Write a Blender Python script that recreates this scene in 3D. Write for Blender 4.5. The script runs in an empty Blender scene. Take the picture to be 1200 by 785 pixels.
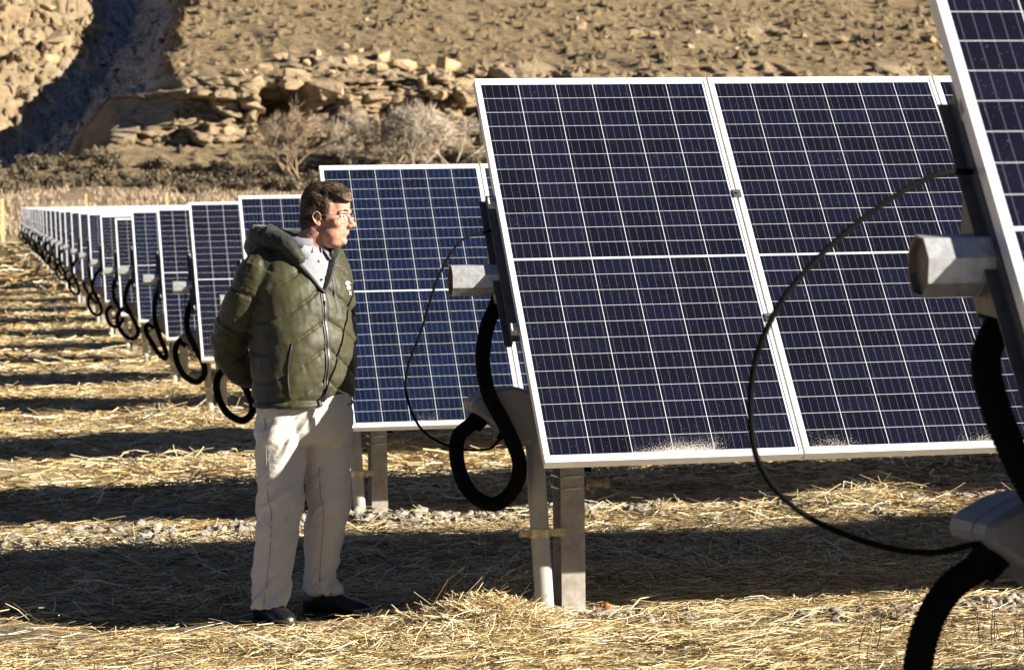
import bpy, bmesh, math, random
import numpy as np
from mathutils import Vector, Matrix
from mathutils.bvhtree import BVHTree

R = math.radians
random.seed(7)
rng = np.random.default_rng(11)
sc = bpy.context.scene
COL = sc.collection

# ------------------------------------------------------------------ helpers
def tag(o, label=None, cat=None, group=None, kind=None):
    if label: o['label'] = label
    if cat: o['category'] = cat
    if group: o['group'] = group
    if kind: o['kind'] = kind
    return o

def mesh_np(name, verts, faces, smooth=False, mats=(), midx=None):
    """verts Nx3 array, faces either MxK array or list of lists"""
    me = bpy.data.meshes.new(name)
    verts = np.asarray(verts, dtype=np.float32)
    if isinstance(faces, np.ndarray):
        m, k = faces.shape
        me.vertices.add(len(verts)); me.vertices.foreach_set('co', verts.ravel())
        me.loops.add(m*k); me.loops.foreach_set('vertex_index', faces.astype(np.int32).ravel())
        me.polygons.add(m)
        me.polygons.foreach_set('loop_start', np.arange(0, m*k, k, dtype=np.int32))
        me.update(calc_edges=True)
    else:
        me.from_pydata([tuple(map(float, v)) for v in verts], [], faces)
    if smooth:
        me.polygons.foreach_set('use_smooth', np.ones(len(me.polygons), dtype=bool))
    for m_ in mats: me.materials.append(m_)
    if midx is not None: me.polygons.foreach_set('material_index', np.asarray(midx, dtype=np.int32))
    me.update()
    return me

def link(name, me, parent=None, loc=(0, 0, 0), rot=(0, 0, 0)):
    o = bpy.data.objects.new(name, me); COL.objects.link(o)
    o.location = loc; o.rotation_euler = rot
    if parent: o.parent = parent
    return o

class MB:
    def __init__(s): s.v = []; s.f = []; s.m = []
    def add(s, vs, fs, m=0):
        n = len(s.v); s.v += [tuple(float(c) for c in v) for v in vs]
        s.f += [[i+n for i in f] for f in fs]; s.m += [m]*len(fs); return s
    def box(s, x0, x1, y0, y1, z0, z1, m=0):
        vs = [(x, y, z) for x in (x0, x1) for y in (y0, y1) for z in (z0, z1)]
        return s.add(vs, [(0,1,3,2),(4,6,7,5),(0,4,5,1),(2,3,7,6),(0,2,6,4),(1,5,7,3)], m)
    def tube(s, pts, r, n=10, cap=True, m=0, sy=1.0):
        vs, fs = sweep(pts, r, n, cap, sy); return s.add(vs, fs, m)
    def prism(s, poly, y0, y1, m=0):   # poly in xz plane extruded in y
        n = len(poly)
        vs = [(p[0], y0, p[1]) for p in poly] + [(p[0], y1, p[1]) for p in poly]
        fs = [list(range(n)), list(range(2*n-1, n-1, -1))] + [(i, i+n, (i+1) % n+n, (i+1) % n) for i in range(n)]
        return s.add(vs, fs, m)
    def mesh(s, name, mats=(), smooth=False):
        me = mesh_np(name, s.v, s.f, smooth, mats, s.m if len(mats) > 1 else None)
        bm = bmesh.new(); bm.from_mesh(me); bmesh.ops.recalc_face_normals(bm, faces=bm.faces[:]); bm.to_mesh(me); bm.free()
        return me
    def build(s, name, mats, parent=None, smooth=False, **k):
        if not isinstance(mats, (tuple, list)): mats = (mats,)
        return link(name, s.mesh(name, mats, smooth), parent, **k)

def catmull(pts, sub=8):
    P = np.array(pts, float); P = np.vstack([2*P[0]-P[1], P, 2*P[-1]-P[-2]]); out = []
    for i in range(1, len(P)-2):
        for t in np.linspace(0, 1, sub, endpoint=False):
            a, b, c, d = P[i-1:i+3]
            out.append(.5*((2*b)+(-a+c)*t+(2*a-5*b+4*c-d)*t*t+(-a+3*b-3*c+d)*t**3))
    out.append(P[-2]); return np.array(out)

def sweep(pts, r, n=10, cap=True, sy=1.0):
    P = np.array(pts, float); N = len(P)
    r = np.broadcast_to(np.asarray(r, float), (N,)) if np.ndim(r) else np.full(N, float(r))
    T = np.gradient(P, axis=0); T /= np.linalg.norm(T, axis=1)[:, None]+1e-12
    up = np.array([0, 0, 1.]) if abs(T[0][2]) < .9 else np.array([0, 1., 0])
    u = np.cross(T[0], up); u /= np.linalg.norm(u)
    vs = []; 
    for i in range(N):
        u = u-T[i]*np.dot(u, T[i]); u /= np.linalg.norm(u)+1e-12
        w = np.cross(T[i], u)
        for k in range(n):
            a = 2*math.pi*k/n
            vs.append(P[i]+r[i]*(math.cos(a)*u+sy*math.sin(a)*w))
    fs = [(i*n+k, i*n+(k+1) % n, (i+1)*n+(k+1) % n, (i+1)*n+k) for i in range(N-1) for k in range(n)]
    if cap:
        fs.append(list(range(n-1, -1, -1))); fs.append([(N-1)*n+k for k in range(n)])
    return vs, fs

def ellipsoid(c, r, n=20, rotz=0, M=None):
    vs = []; fs = []; m = n//2
    for i in range(m+1):
        ph = math.pi*i/m
        for k in range(n):
            th = 2*math.pi*k/n
            vs.append([r[0]*math.sin(ph)*math.cos(th), r[1]*math.sin(ph)*math.sin(th), r[2]*math.cos(ph)])
    vs = np.array(vs)
    if M is not None: vs = vs @ np.array(M).T
    if rotz:
        cz, sz = math.cos(rotz), math.sin(rotz)
        vs = np.stack([vs[:, 0]*cz-vs[:, 1]*sz, vs[:, 0]*sz+vs[:, 1]*cz, vs[:, 2]], 1)
    vs = vs+np.array(c)
    for i in range(m):
        for k in range(n):
            fs.append((i*n+k, (i+1)*n+k, (i+1)*n+(k+1) % n, i*n+(k+1) % n))
    return vs, fs

# ---- numpy noise
def _h(ix, iy, iz, seed):
    n = (ix.astype(np.int64)*374761393+iy.astype(np.int64)*668265263+iz.astype(np.int64)*2147483647+seed*974634777) & 0xffffffff
    n = ((n ^ (n >> 13))*1274126177) & 0xffffffff
    n = ((n ^ (n >> 15))*2246822519) & 0xffffffff
    return ((n ^ (n >> 16)) & 0xffffff)/float(0xffffff)

def vnoise(x, y, z=0, seed=0):
    x = np.asarray(x, float); y = np.asarray(y, float); z = np.asarray(z, float)+0*x
    ix, iy, iz = np.floor(x), np.floor(y), np.floor(z)
    fx, fy, fz = x-ix, y-iy, z-iz
    fx, fy, fz = [f*f*f*(f*(f*6-15)+10) for f in (fx, fy, fz)]
    r = 0
    for a in (0, 1):
        for b in (0, 1):
            for c in (0, 1):
                w = (fx if a else 1-fx)*(fy if b else 1-fy)*(fz if c else 1-fz)
                r = r+w*_h(ix+a, iy+b, iz+c, seed)
    return r*2-1

def fbm(x, y, z=0, oct=4, seed=0, gain=.5):
    s = 0; a = 1; t = 0
    for o in range(oct):
        s = s+a*vnoise(np.asarray(x)*2**o, np.asarray(y)*2**o, np.asarray(z)*2**o, seed+o*13); t += a; a *= gain
    return s/t

def worley(x, y, seed=0, jit=.9):
    """returns F1, F2, cell random"""
    x = np.asarray(x, float); y = np.asarray(y, float)
    ix, iy = np.floor(x), np.floor(y)
    F1 = np.full(x.shape, 9.); F2 = np.full(x.shape, 9.); C = np.zeros(x.shape)
    for a in (-1, 0, 1):
        for b in (-1, 0, 1):
            cx, cy = ix+a, iy+b; z0 = np.zeros_like(cx)
            px = cx+.5+jit*(_h(cx, cy, z0, seed)-.5); py = cy+.5+jit*(_h(cx, cy, z0+1, seed)-.5)
            d = np.hypot(px-x, py-y); cr = _h(cx, cy, z0+2, seed)
            nw = d < F1
            F2 = np.where(nw, F1, np.minimum(F2, d)); C = np.where(nw, cr, C); F1 = np.where(nw, d, F1)
    return F1, F2, C

def sstep(a, b, x):
    t = np.clip((x-a)/(b-a), 0, 1); return t*t*(3-2*t)

# ------------------------------------------------------------------ shader helpers
class NT:
    def __init__(s, name):
        s.mat = bpy.data.materials.new(name); s.mat.use_nodes = True
        s.t = s.mat.node_tree; s.t.nodes.clear()
        s.out = s.t.nodes.new('ShaderNodeOutputMaterial')
        s.b = s.t.nodes.new('ShaderNodeBsdfPrincipled'); s.t.links.new(s.b.outputs[0], s.out.inputs[0])
    def n(s, typ, **k):
        nd = s.t.nodes.new(typ)
        for a, v in k.items(): setattr(nd, a, v)
        return nd
    def L(s, a, b): s.t.links.new(a, b)
    def set(s, inp, v):
        if isinstance(v, (int, float)): inp.default_value = v
        elif isinstance(v, (tuple, list)): inp.default_value = (tuple(v)+(1,))[:len(inp.default_value)] if len(v) < len(inp.default_value) else tuple(v)
        else: s.L(v, inp)
    def m(s, op, a, b=0.0, c=None, clamp=False):
        nd = s.n('ShaderNodeMath', operation=op, use_clamp=clamp)
        s.set(nd.inputs[0], a); s.set(nd.inputs[1], b)
        if c is not None: s.set(nd.inputs[2], c)
        return nd.outputs[0]
    def mix(s, f, a, b, mode='MIX'):
        nd = s.n('ShaderNodeMix', data_type='RGBA', blend_type=mode)
        s.set(nd.inputs[0], f); s.set(nd.inputs[6], a); s.set(nd.inputs[7], b); return nd.outputs[2]
    def noise(s, vec, scale, detail=4, rough=.55, dist=0.):
        nd = s.n('ShaderNodeTexNoise'); 
        if vec is not None: s.L(vec, nd.inputs['Vector'])
        nd.inputs['Scale'].default_value = scale; nd.inputs['Detail'].default_value = detail
        nd.inputs['Roughness'].default_value = rough; nd.inputs['Distortion'].default_value = dist
        return nd.outputs['Fac']
    def ramp(s, f, stops, interp='LINEAR'):
        nd = s.n('ShaderNodeValToRGB'); s.L(f, nd.inputs[0]); cr = nd.color_ramp; cr.interpolation = interp
        while len(cr.elements) < len(stops): cr.elements.new(.5)
        for e, (p, c) in zip(cr.elements, stops):
            e.position = p; e.color = tuple(c)+(1,) if isinstance(c, (tuple, list)) else (c, c, c, 1)
        return nd.outputs[0]
    def bump(s, h, strength=.5, dist=.01):
        nd = s.n('ShaderNodeBump'); s.L(h, nd.inputs['Height'])
        nd.inputs['Strength'].default_value = strength; nd.inputs['Distance'].default_value = dist
        s.L(nd.outputs[0], s.b.inputs['Normal']); return nd
    def obj(s): return s.n('ShaderNodeTexCoord').outputs['Object']
    def geo(s): return s.n('ShaderNodeNewGeometry').outputs['Position']
    def attr(s, name): return s.n('ShaderNodeAttribute', attribute_name=name).outputs['Fac']
    def p(s, **k):
        for a, v in k.items(): s.set(s.b.inputs[a.replace('_', ' ')], v)
        return s

def simple(name, col, rough=.6, metal=0., nscale=None, namt=.25, bump=None, bscale=None, **k):
    s = NT(name)
    if nscale:
        f = s.noise(s.obj(), nscale, 5)
        c2 = tuple(c*(1-namt) for c in col); c3 = tuple(min(1, c*(1+namt)) for c in col)
        s.p(Base_Color=s.ramp(f, [(.3, c2), (.7, c3)]))
    else: s.p(Base_Color=col)
    s.p(Roughness=rough, Metallic=metal, **k)
    if bump: s.bump(s.noise(s.obj(), bscale or nscale or 20, 5), bump[0], bump[1])
    return s.mat

# ------------------------------------------------------------------ camera (fitted to the photograph)
F_PX = 3130.6; PSI = 0.194009; PITCH = 0.022548; ROLL = -0.0112
XE, Y1, SP, SIG = 2.033, 4.9592, 5.397, 0.0089
cam = bpy.data.cameras.new('camera'); cam_o = bpy.data.objects.new('camera', cam); COL.objects.link(cam_o)
cam.sensor_width = 36; cam.lens = 36*F_PX/1200; cam.clip_end = 3000; cam.clip_start = .1
fwd = Vector((math.sin(PSI)*math.cos(PITCH), math.cos(PSI)*math.cos(PITCH), -math.sin(PITCH)))
right = Vector((math.cos(PSI), -math.sin(PSI), 0)); up = right.cross(fwd)
cr_, sr_ = math.cos(ROLL), math.sin(ROLL)
# image x = U cr - V sr (V down): rotate the basis accordingly
r2 = right*cr_+up*sr_; u2 = up*cr_-right*sr_
cam_o.matrix_world = Matrix(((r2.x, u2.x, -fwd.x, 0), (r2.y, u2.y, -fwd.y, 0), (r2.z, u2.z, -fwd.z, 0), (0, 0, 0, 1)))
cam.dof.use_dof = True; cam.dof.focus_distance = 10.35; cam.dof.aperture_fstop = 8.5; cam.dof.aperture_blades = 9
sc.camera = cam_o

# ------------------------------------------------------------------ light
SUN = Vector((2.25, -1.33, 1.0)).normalized()
el = math.asin(SUN.z); az = math.atan2(SUN.x, SUN.y)
ld = bpy.data.lights.new('sun', 'SUN'); ld.energy = 5.0; ld.angle = R(.5); ld.color = (1, .92, .80)
lo = bpy.data.objects.new('sun', ld); COL.objects.link(lo)
lo.rotation_euler = SUN.to_track_quat('Z', 'Y').to_euler()
w = bpy.data.worlds.new('World'); sc.world = w; w.use_nodes = True
wt = w.node_tree; bg = wt.nodes['Background']
sky = wt.nodes.new('ShaderNodeTexSky'); sky.sky_type = 'NISHITA'; sky.sun_disc = False
sky.sun_elevation = el; sky.sun_rotation = az; sky.altitude = 1800; sky.air_density = .24; sky.dust_density = .1
wt.links.new(sky.outputs[0], bg.inputs[0]); bg.inputs[1].default_value = .05
sc.view_settings.view_transform = 'Standard'; sc.view_settings.look = 'None'
sc.view_settings.exposure = 1.46; sc.view_settings.gamma = 1

# ------------------------------------------------------------------ materials
M = {}
M['alu'] = simple('white_aluminium', (.80, .80, .79), .42, .25, nscale=30, namt=.05)
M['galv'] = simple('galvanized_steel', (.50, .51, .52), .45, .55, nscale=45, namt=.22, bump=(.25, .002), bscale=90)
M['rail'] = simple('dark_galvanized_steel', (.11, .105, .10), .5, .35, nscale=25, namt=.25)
M['endcap'] = simple('raw_steel_edge', (.20, .16, .12), .6, .4, nscale=40, namt=.3)
s = NT('weathered_post_steel'); o_ = s.obj()
base = s.ramp(s.noise(o_, 9, 6, .65), [(.3, (.24, .20, .16)), (.5, (.38, .36, .32)), (.75, (.50, .48, .44))])
st = s.ramp(s.noise(o_, 26, 5, .7), [(.50, (0, 0, 0)), (.68, (1, 1, 1))])
s.p(Base_Color=s.mix(s.m('MULTIPLY', st, .6), base, (.34, .20, .09)), Roughness=.6, Metallic=.2); s.bump(s.noise(o_, 60), .3, .002); M['post'] = s.mat
M['pvc'] = simple('grey_plastic_conduit', (.39, .37, .32), .45, 0, nscale=12, namt=.10)
M['box'] = simple('grey_enclosure_plastic', (.18, .18, .19), .45, 0, nscale=10, namt=.08)
M['brass'] = simple('zinc_strap', (.62, .50, .27), .4, .6, nscale=60, namt=.3)
M['wire'] = simple('bright_zinc_wire', (.55, .55, .52), .35, .8)
M['rubber'] = simple('black_rubber', (.005, .005, .005), .9, 0, nscale=20, namt=.3, Specular_IOR_Level=.06)
M['castiron'] = simple('dull_cast_fitting', (.22, .20, .17), .6, .5, nscale=60, namt=.3)

def mat_cells():
    s = NT('solar_cells'); tc = s.obj()
    sep = s.n('ShaderNodeSeparateXYZ'); s.L(tc, sep.inputs[0]); x, y = sep.outputs[0], sep.outputs[1]
    # six columns
    cx = s.m('DIVIDE', s.m('SUBTRACT', x, .022), .956/6); fx = s.m('FRACT', cx); ix = s.m('FLOOR', cx)
    ay = s.m('ABSOLUTE', y); cy = s.m('DIVIDE', s.m('SUBTRACT', ay, .0045), .9615/12); fy = s.m('FRACT', cy); iy = s.m('FLOOR', cy)
    gx = .0024/.1593; gy = .0017/.0799
    def gap(f, g): return s.m('MAXIMUM', s.m('LESS_THAN', f, g/2), s.m('GREATER_THAN', f, 1-g/2))
    out = s.m('MAXIMUM', s.m('LESS_THAN', x, .022), s.m('GREATER_THAN', x, .978))
    out2 = s.m('MAXIMUM', s.m('LESS_THAN', ay, .0045), s.m('GREATER_THAN', ay, .966))
    line = s.m('MAXIMUM', s.m('MAXIMUM', gap(fx, gx), gap(fy, gy)), s.m('MAXIMUM', out, out2))
    fb = s.m('ABSOLUTE', s.m('SUBTRACT', s.m('FRACT', s.m('MULTIPLY', fx, 5.0)), .5))
    bus = s.m('LESS_THAN', fb, .019)
    comb = s.n('ShaderNodeCombineXYZ'); s.L(ix, comb.inputs[0]); s.L(s.m('MULTIPLY', iy, s.m('SIGN', y)), comb.inputs[1])
    oi = s.n('ShaderNodeObjectInfo'); s.L(oi.outputs['Random'], comb.inputs[2])
    wn = s.n('ShaderNodeTexWhiteNoise'); s.L(comb.outputs[0], wn.inputs['Vector'])
    cell = s.mix(wn.outputs['Value'], (.0034, .0040, .0095), (.0054, .0064, .0175))
    cell = s.mix(1.0, cell, oi.outputs['Color'], 'MULTIPLY')
    cell = s.mix(s.m('MULTIPLY', bus, .42), cell, (.24, .25, .29))
    c = s.mix(line, cell, (.58, .60, .65))
    # dust: fine specks everywhere, thick near the low edge
    mp = s.n('ShaderNodeVectorMath', operation='ADD'); s.L(tc, mp.inputs[0])
    cmb = s.n('ShaderNodeCombineXYZ'); s.L(s.m('MULTIPLY', oi.outputs['Random'], 50), cmb.inputs[0]); s.L(cmb.outputs[0], mp.inputs[1])
    fine = s.noise(mp.outputs[0], 210, 2, .7); big = s.noise(mp.outputs[0], 2.2, 3, .6); mid = s.noise(mp.outputs[0], 24, 3, .6)
    low = s.n('ShaderNodeMapRange'); s.L(y, low.inputs[0]); low.inputs[1].default_value = -.80; low.inputs[2].default_value = -.965; low.inputs[3].default_value = 0; low.inputs[4].default_value = 1
    lowm = s.m('MULTIPLY', s.m('POWER', low.outputs[0], 2.2), s.m('SUBTRACT', s.m('MULTIPLY', big, 5), 2.35, clamp=True))
    thr = s.m('SUBTRACT', .745, s.m('ADD', s.m('MULTIPLY', lowm, .30), s.m('ADD', s.m('MULTIPLY', mid, .03), s.m('MULTIPLY', big, .05))))
    sp = s.m('MULTIPLY', s.m('SUBTRACT', fine, thr), 25, clamp=True)
    film = s.m('MULTIPLY', s.noise(mp.outputs[0], 6, 4, .65), .012)
    c = s.mix(film, c, (.42, .42, .42)); c = s.mix(s.m('MULTIPLY', sp, .8), c, (.62, .57, .50))
    s.p(Base_Color=c, Roughness=s.m('ADD', .08, s.m('MULTIPLY', sp, .5)), IOR=1.45, Specular_IOR_Level=.38)
    return s.mat
M['cells'] = mat_cells()
M['backsheet'] = simple('white_backsheet', (.7, .7, .7), .6)

# ------------------------------------------------------------------ ground height
RN = np.arange(1, 29)
# height of the torque tube axis at the left end of every row
PZ = np.array([.086, .058, -.09, -.115, -.012, .07, .185, .204, .375, .548] + [0]*18)
for i in range(11, 29): PZ[i-1] = .548+(i-10)*.1505+.010*math.sin(i*2.1)
TZ = PZ-.077
TAU = [54., 49.4, 50.6, 51.5, 51.3, 51.4, 50.4, 50.5, 50.5, 49.8]+[50.5+.8*math.sin(i*3.3) for i in range(18)]
DX = [.0, -.012, -.004, -.004, -.006, .012, -.007, .019, .008, -.009]+[.015*math.sin(i*5.1) for i in range(18)]
gy_pts = [-80, -10, 0, 10.36, 13, 15.75, 21.15, 26.55, 31.94]+[Y1+SP*(n-1) for n in range(7, 29)]+[158]
gz_pts = [-1.9, -1.45, -1.41, -1.372, -1.40, -1.478, -1.475, -1.375, -1.29]+[TZ[n-1]-1.36+(.06 if n < 9 else 0) for n in range(7, 29)]+[2.25]
_yy = np.arange(-80, 158.1, .25); _zz = np.interp(_yy, gy_pts, gz_pts)
_k = np.hanning(15); _k /= _k.sum(); _zz[7:-7] = np.convolve(_zz, _k, 'valid')
def gz(x, y):
    x = np.asarray(x, float); y = np.asarray(y, float)
    z = np.interp(y, _yy, _zz)+SIG*np.clip(x-2.3, -20, 40)
    near = 1-sstep(40, 110, y)
    z = z+near*(.030*vnoise(x*.55, y*.9, 0, 3)+.028*fbm(x*1.9, y*2.6, 0, 4, 5))
    # spoil ridge in front of every post line (strongest by the third row), mounds of mulch
    c = 14.75+.35*vnoise(x*.5, 0*x, 0, 21)
    z = z+.075*np.exp(-((y-c)/.42)**2)*(1+.45*vnoise(x*1.9, y*1.5, 0, 22))
    z = z-.05*np.exp(-((y-16.9)/.9)**2)
    for n in (4, 5, 6, 7, 8):
        yc = Y1+SP*(n-1)-.75+.4*vnoise(x*.4, 0*x+n, 0, 31)
        z = z+.06*np.exp(-((y-yc)/.45)**2)*(1+.5*vnoise(x*1.3, y, 0, 40+n))
    z = z+.08*np.exp(-(((x-1.86)/.22)**2+((y-10.05)/.2)**2))+.02*np.exp(-(((x-1.55)/.5)**2+((y-9.85)/.3)**2))
    z = z+.02*np.exp(-(((x-3.9)/.8)**2+((y-10.15)/.25)**2))
    return z

def warp(lo, hi, c0, c1, fine, growth):
    a = list(np.arange(c0, c1, fine)); s = fine; v = a[-1]
    while v < hi: s *= growth; v += s; a.append(v)
    s = fine; v = a[0]; b = []
    while v > lo: s *= growth; v -= s; b.append(v)
    return np.array(b[::-1]+a)

gx = warp(-260, 380, -.6, 5.6, .028, 1.045)
gyv = warp(-120, 40, 8.2, 16.5, .030, 1.035); gyv = gyv[gyv < 40]
gyv = np.concatenate([gyv, np.arange(gyv[-1]+.35, 165, .45)])
X, Y = np.meshgrid(gx, gyv)
clipx = np.clip(X, -40, 120)
Z = gz(clipx, Y)
nr = np.exp(-((Y-12.5)/14)**2)*(np.abs(X-2.5) < 12)
# clods and rough soil surface
f1, f2, cc = worley(X*9, Y*9, 5); ridge = np.exp(-((Y-14.75)/.6)**2)
foot = np.exp(-(((X-2.4)/.55)**2+((Y-10.38)/.22)**2))+.9*np.exp(-(((X-4.1)/.9)**2+((Y-10.0)/.35)**2))
rough = np.clip(ridge*.9+foot+.25*sstep(.1, .6, fbm(X*1.1, Y*1.4, 0, 3, 71)), 0, 1.2)
Z = Z+nr*(.009*fbm(X*9, Y*9, 0, 3, 61)+rough*.028*np.clip(.55-f1, 0, 1)*cc*1.6)
Z = Z+.03*fbm(X*.9, Y*.9, 0, 3, 91)*sstep(18, 30, Y)
ny, nx = X.shape
idx = np.arange(nx*ny).reshape(ny, nx)
F = np.stack([idx[:-1, :-1], idx[:-1, 1:], idx[1:, 1:], idx[1:, :-1]], -1).reshape(-1, 4)
s = NT('soil_with_straw'); g = s.geo()
so = s.ramp(s.noise(g, 3.0, 8, .65), [(.3, (.05, .036, .024)), (.5, (.12, .092, .062)), (.7, (.27, .225, .17))])
fib = s.n('ShaderNodeMapping'); s.L(g, fib.inputs[0]); fib.inputs['Scale'].default_value = (14, 60, 30)
strw = s.ramp(s.noise(fib.outputs[0], 1.0, 6, .7, 1.5), [(.3, (.20, .14, .07)), (.5, (.50, .39, .21)), (.72, (.76, .64, .40))])
cover = s.ramp(s.noise(g, .8, 6, .65), [(.30, 0.0), (.42, 1.0)])
sepg = s.n('ShaderNodeSeparateXYZ'); s.L(g, sepg.inputs[0])
far = s.n('ShaderNodeMapRange'); s.L(sepg.outputs[1], far.inputs[0]); far.inputs[1].default_value = 11; far.inputs[2].default_value = 22
col = s.mix(s.m('MULTIPLY', cover, s.m('ADD', .22, s.m('MULTIPLY', far.outputs[0], .72))), so, strw)
s.p(Base_Color=col, Roughness=.95); s.bump(s.noise(g, 30, 6, .7), .8, .02)
me = mesh_np('ground', np.stack([X, Y, Z], -1).reshape(-1, 3), F, True, (s.mat,))
tag(link('ground', me), kind='structure')

# ------------------------------------------------------------------ straw
def ribbons(cx, cy, L, W, yaw, pitch, lift, bend, zf=None, tilt=None):
    n = len(cx); dx, dy = np.cos(yaw), np.sin(yaw); cp, sp = np.cos(pitch), np.sin(pitch)
    z0 = (zf or gz)(cx, cy)
    roll = rng.uniform(-1, 1, n)*1.0 if tilt is None else tilt
    P = []
    for t in (-.5, 0, .5):
        px = cx+dx*cp*L*t; py = cy+dy*cp*L*t; pz = z0+lift+sp*L*(t+.5)
        if t == 0: pz = pz+bend*L; px = px-dy*bend*L*.6; py = py+dx*bend*L*.6
        wx, wy, wz = -dy*W/2*np.cos(roll), dx*W/2*np.cos(roll), W/2*np.sin(roll)
        P.append(np.stack([px-wx, py-wy, pz-wz], -1)); P.append(np.stack([px+wx, py+wy, pz+wz], -1))
    V = np.stack(P, 1).reshape(-1, 3); b = np.arange(n)[:, None]*6
    Fq = np.concatenate([b+np.array([0, 1, 3, 2]), b+np.array([2, 3, 5, 4])], 0)
    return V, Fq

def straw_mesh(name, parts, mat):
    V = []; Fs = []; A = []; o = 0
    for v, f, a in parts:
        V.append(v); Fs.append(f+o); o += len(v); A.append(np.repeat(a, len(v)//len(a)))
    me = mesh_np(name, np.concatenate(V), np.concatenate(Fs), False, (mat,))
    at = me.attributes.new('rnd', 'FLOAT', 'POINT'); at.data.foreach_set('value', np.concatenate(A).astype(np.float32))
    return me
s = NT('dry_straw'); a_ = s.attr('rnd')
s.p(Base_Color=s.ramp(a_, [(0, (.04, .026, .014)), (.15, (.20, .125, .055)), (.30, (.46, .31, .12)), (.45, (.58, .44, .22)), (.62, (.74, .60, .33)), (.8, (.84, .74, .49)), (1, (.90, .85, .70))]), Roughness=.5)
M['straw'] = s.mat

def scatter(n, x0, x1, y0, y1, dens):
    x = rng.uniform(x0, x1, n); y = rng.uniform(y0, y1, n); k = rng.uniform(0, 1, n) < dens(x, y)
    return x[k], y[k]
def d_near(x, y):
    d = .55+.9*vnoise(x*1.1, y*1.5, 0, 81)+.35*vnoise(x*4, y*4, 0, 83)
    d = d-.38*np.exp(-((y-14.75)/.40)**2)*(vnoise(x*.7, y*0, 0, 84) > -.1)
    d = d-.7*np.exp(-(((x-2.35)/.35)**2+((y-10.38)/.14)**2))-.6*np.exp(-(((x-4.1)/.7)**2+((y-9.98)/.16)**2))
    d = d-.5*np.exp(-((y-17.1)/.7)**2)
    d = np.clip(d, .06, 1)
    d = np.maximum(d, .42*(y < 10.4)*(1-.85*np.exp(-(((x-3.9)/.8)**4+((y-10.02)/.22)**4))-.6*np.exp(-(((x-2.4)/.3)**2+((y-10.2)/.15)**2))))
    return d*(1-.93*np.exp(-(((x-1.17)/.30)**4+((y-10.58)/.24)**4)))
parts = []
def add_straw(n, x0, x1, y0, y1, dens, Lr, Wr, lift, pitchs, xbias=.0):
    x, y = scatter(n, x0, x1, y0, y1, dens); k = len(x)
    yaw = np.where(rng.uniform(0, 1, k) < xbias, rng.normal(0, .35, k), rng.uniform(-math.pi, math.pi, k))
    v, f = ribbons(x, y, rng.uniform(*Lr, k), rng.uniform(*Wr, k), yaw, rng.normal(0, pitchs, k), rng.uniform(.0, 1, k)**1.7*lift, rng.normal(0, .05, k))
    parts.append((v, f, np.clip(rng.normal(.46, .27, k), 0, 1)))
add_straw(230000, -.6, 5.0, 8.4, 12.6, d_near, (.05, .20), (.0016, .0040), .028, .10, .3)
add_straw(130000, -.6, 6.2, 12.6, 18.0, d_near, (.06, .24), (.0025, .0052), .035, .10, .3)
add_straw(70000, -1, 9, 18, 34, lambda x, y: .75+.6*vnoise(x*.7, y*.9, 0, 86), (.10, .32), (.006, .011), .05, .12)
add_straw(36000, -6, 8, 74, 156, lambda x, y: .8+.4*vnoise(x*.4, y*.3, 0, 88), (.25, .7), (.03, .06), .09, .12)
add_straw(40000, -3, 9, 34, 75, lambda x, y: .8+.4*vnoise(x*.5, y*.5, 0, 87), (.15, .45), (.011, .022), .07, .15)
add_straw(45000, -5, -.6, 6, 18, lambda x, y: .8+0*x, (.08, .26), (.004, .008), .035, .12)
add_straw(50000, 5, 14, 8, 34, lambda x, y: .8+0*x, (.1, .3), (.006, .011), .04, .12)
add_straw(30000, -9, -1, 18, 75, lambda x, y: .8+0*x, (.12, .4), (.010, .020), .05, .12)
add_straw(14000, -.6, 6, 10.9, 14.4, lambda x, y: (1-.93*np.exp(-(((x-1.17)/.30)**4+((y-10.58)/.24)**4))), (.08, .24), (.003, .0048), .075, .22)
# mounds of thrown mulch
for (mx, my, rx, ry, n, h) in [(1.86, 10.05, .22, .15, 9000, .04), (1.5, 9.75, .5, .2, 3500, .015), (4.85, 14.6, .24, .2, 1800, .10), (.7, 13.9, .5, .3, 1500, .06), (3.3, 17.6, .6, .3, 900, .09), (1.9, 25.6, .5, .4, 900, .14), (1.7, 20.3, .5, .4, 900, .12), (2.1, 30.8, .6, .4, 500, .14)]:
    x = rng.normal(mx, rx*.6, n); y = rng.normal(my, ry*.6, n)
    v, f = ribbons(x, y, rng.uniform(.04, .17, n)*(1 if my < 12 else 1.4), rng.uniform(.002, .0042, n)*(1 if my < 16 else 2), rng.uniform(-3.14, 3.14, n), rng.normal(0, .20, n), rng.uniform(0, 1, n)**1.5*h, rng.normal(0, .07, n))
    parts.append((v, f, np.clip(rng.normal(.58, .25, n), 0, 1)))
# sprigs standing up
n = 260; x = rng.uniform(-.4, 5, n); y = rng.uniform(8.8, 13.5, n)
v, f = ribbons(x, y, rng.uniform(.04, .12, n), rng.uniform(.0015, .0028, n), rng.uniform(-3.14, 3.14, n), rng.uniform(.2, .9, n), 0*x, rng.normal(0, .08, n)); parts.append((v, f, np.clip(rng.normal(.55, .25, n), 0, 1)))
n = 34; x = rng.normal(1.82, .10, n); y = rng.normal(10.05, .08, n)
v, f = ribbons(x, y, rng.uniform(.12, .24, n), rng.uniform(.002, .003, n), rng.normal(.3, .6, n), rng.uniform(.4, 1.0, n), 0*x+.03, rng.normal(0, .08, n)); parts.append((v, f, np.clip(rng.normal(.35, .2, n), 0, 1)))
tag(link('straw', straw_mesh('straw', parts, M['straw'])), 'golden straw mulch strewn over the ground between the rows', 'straw', kind='stuff')
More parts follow.
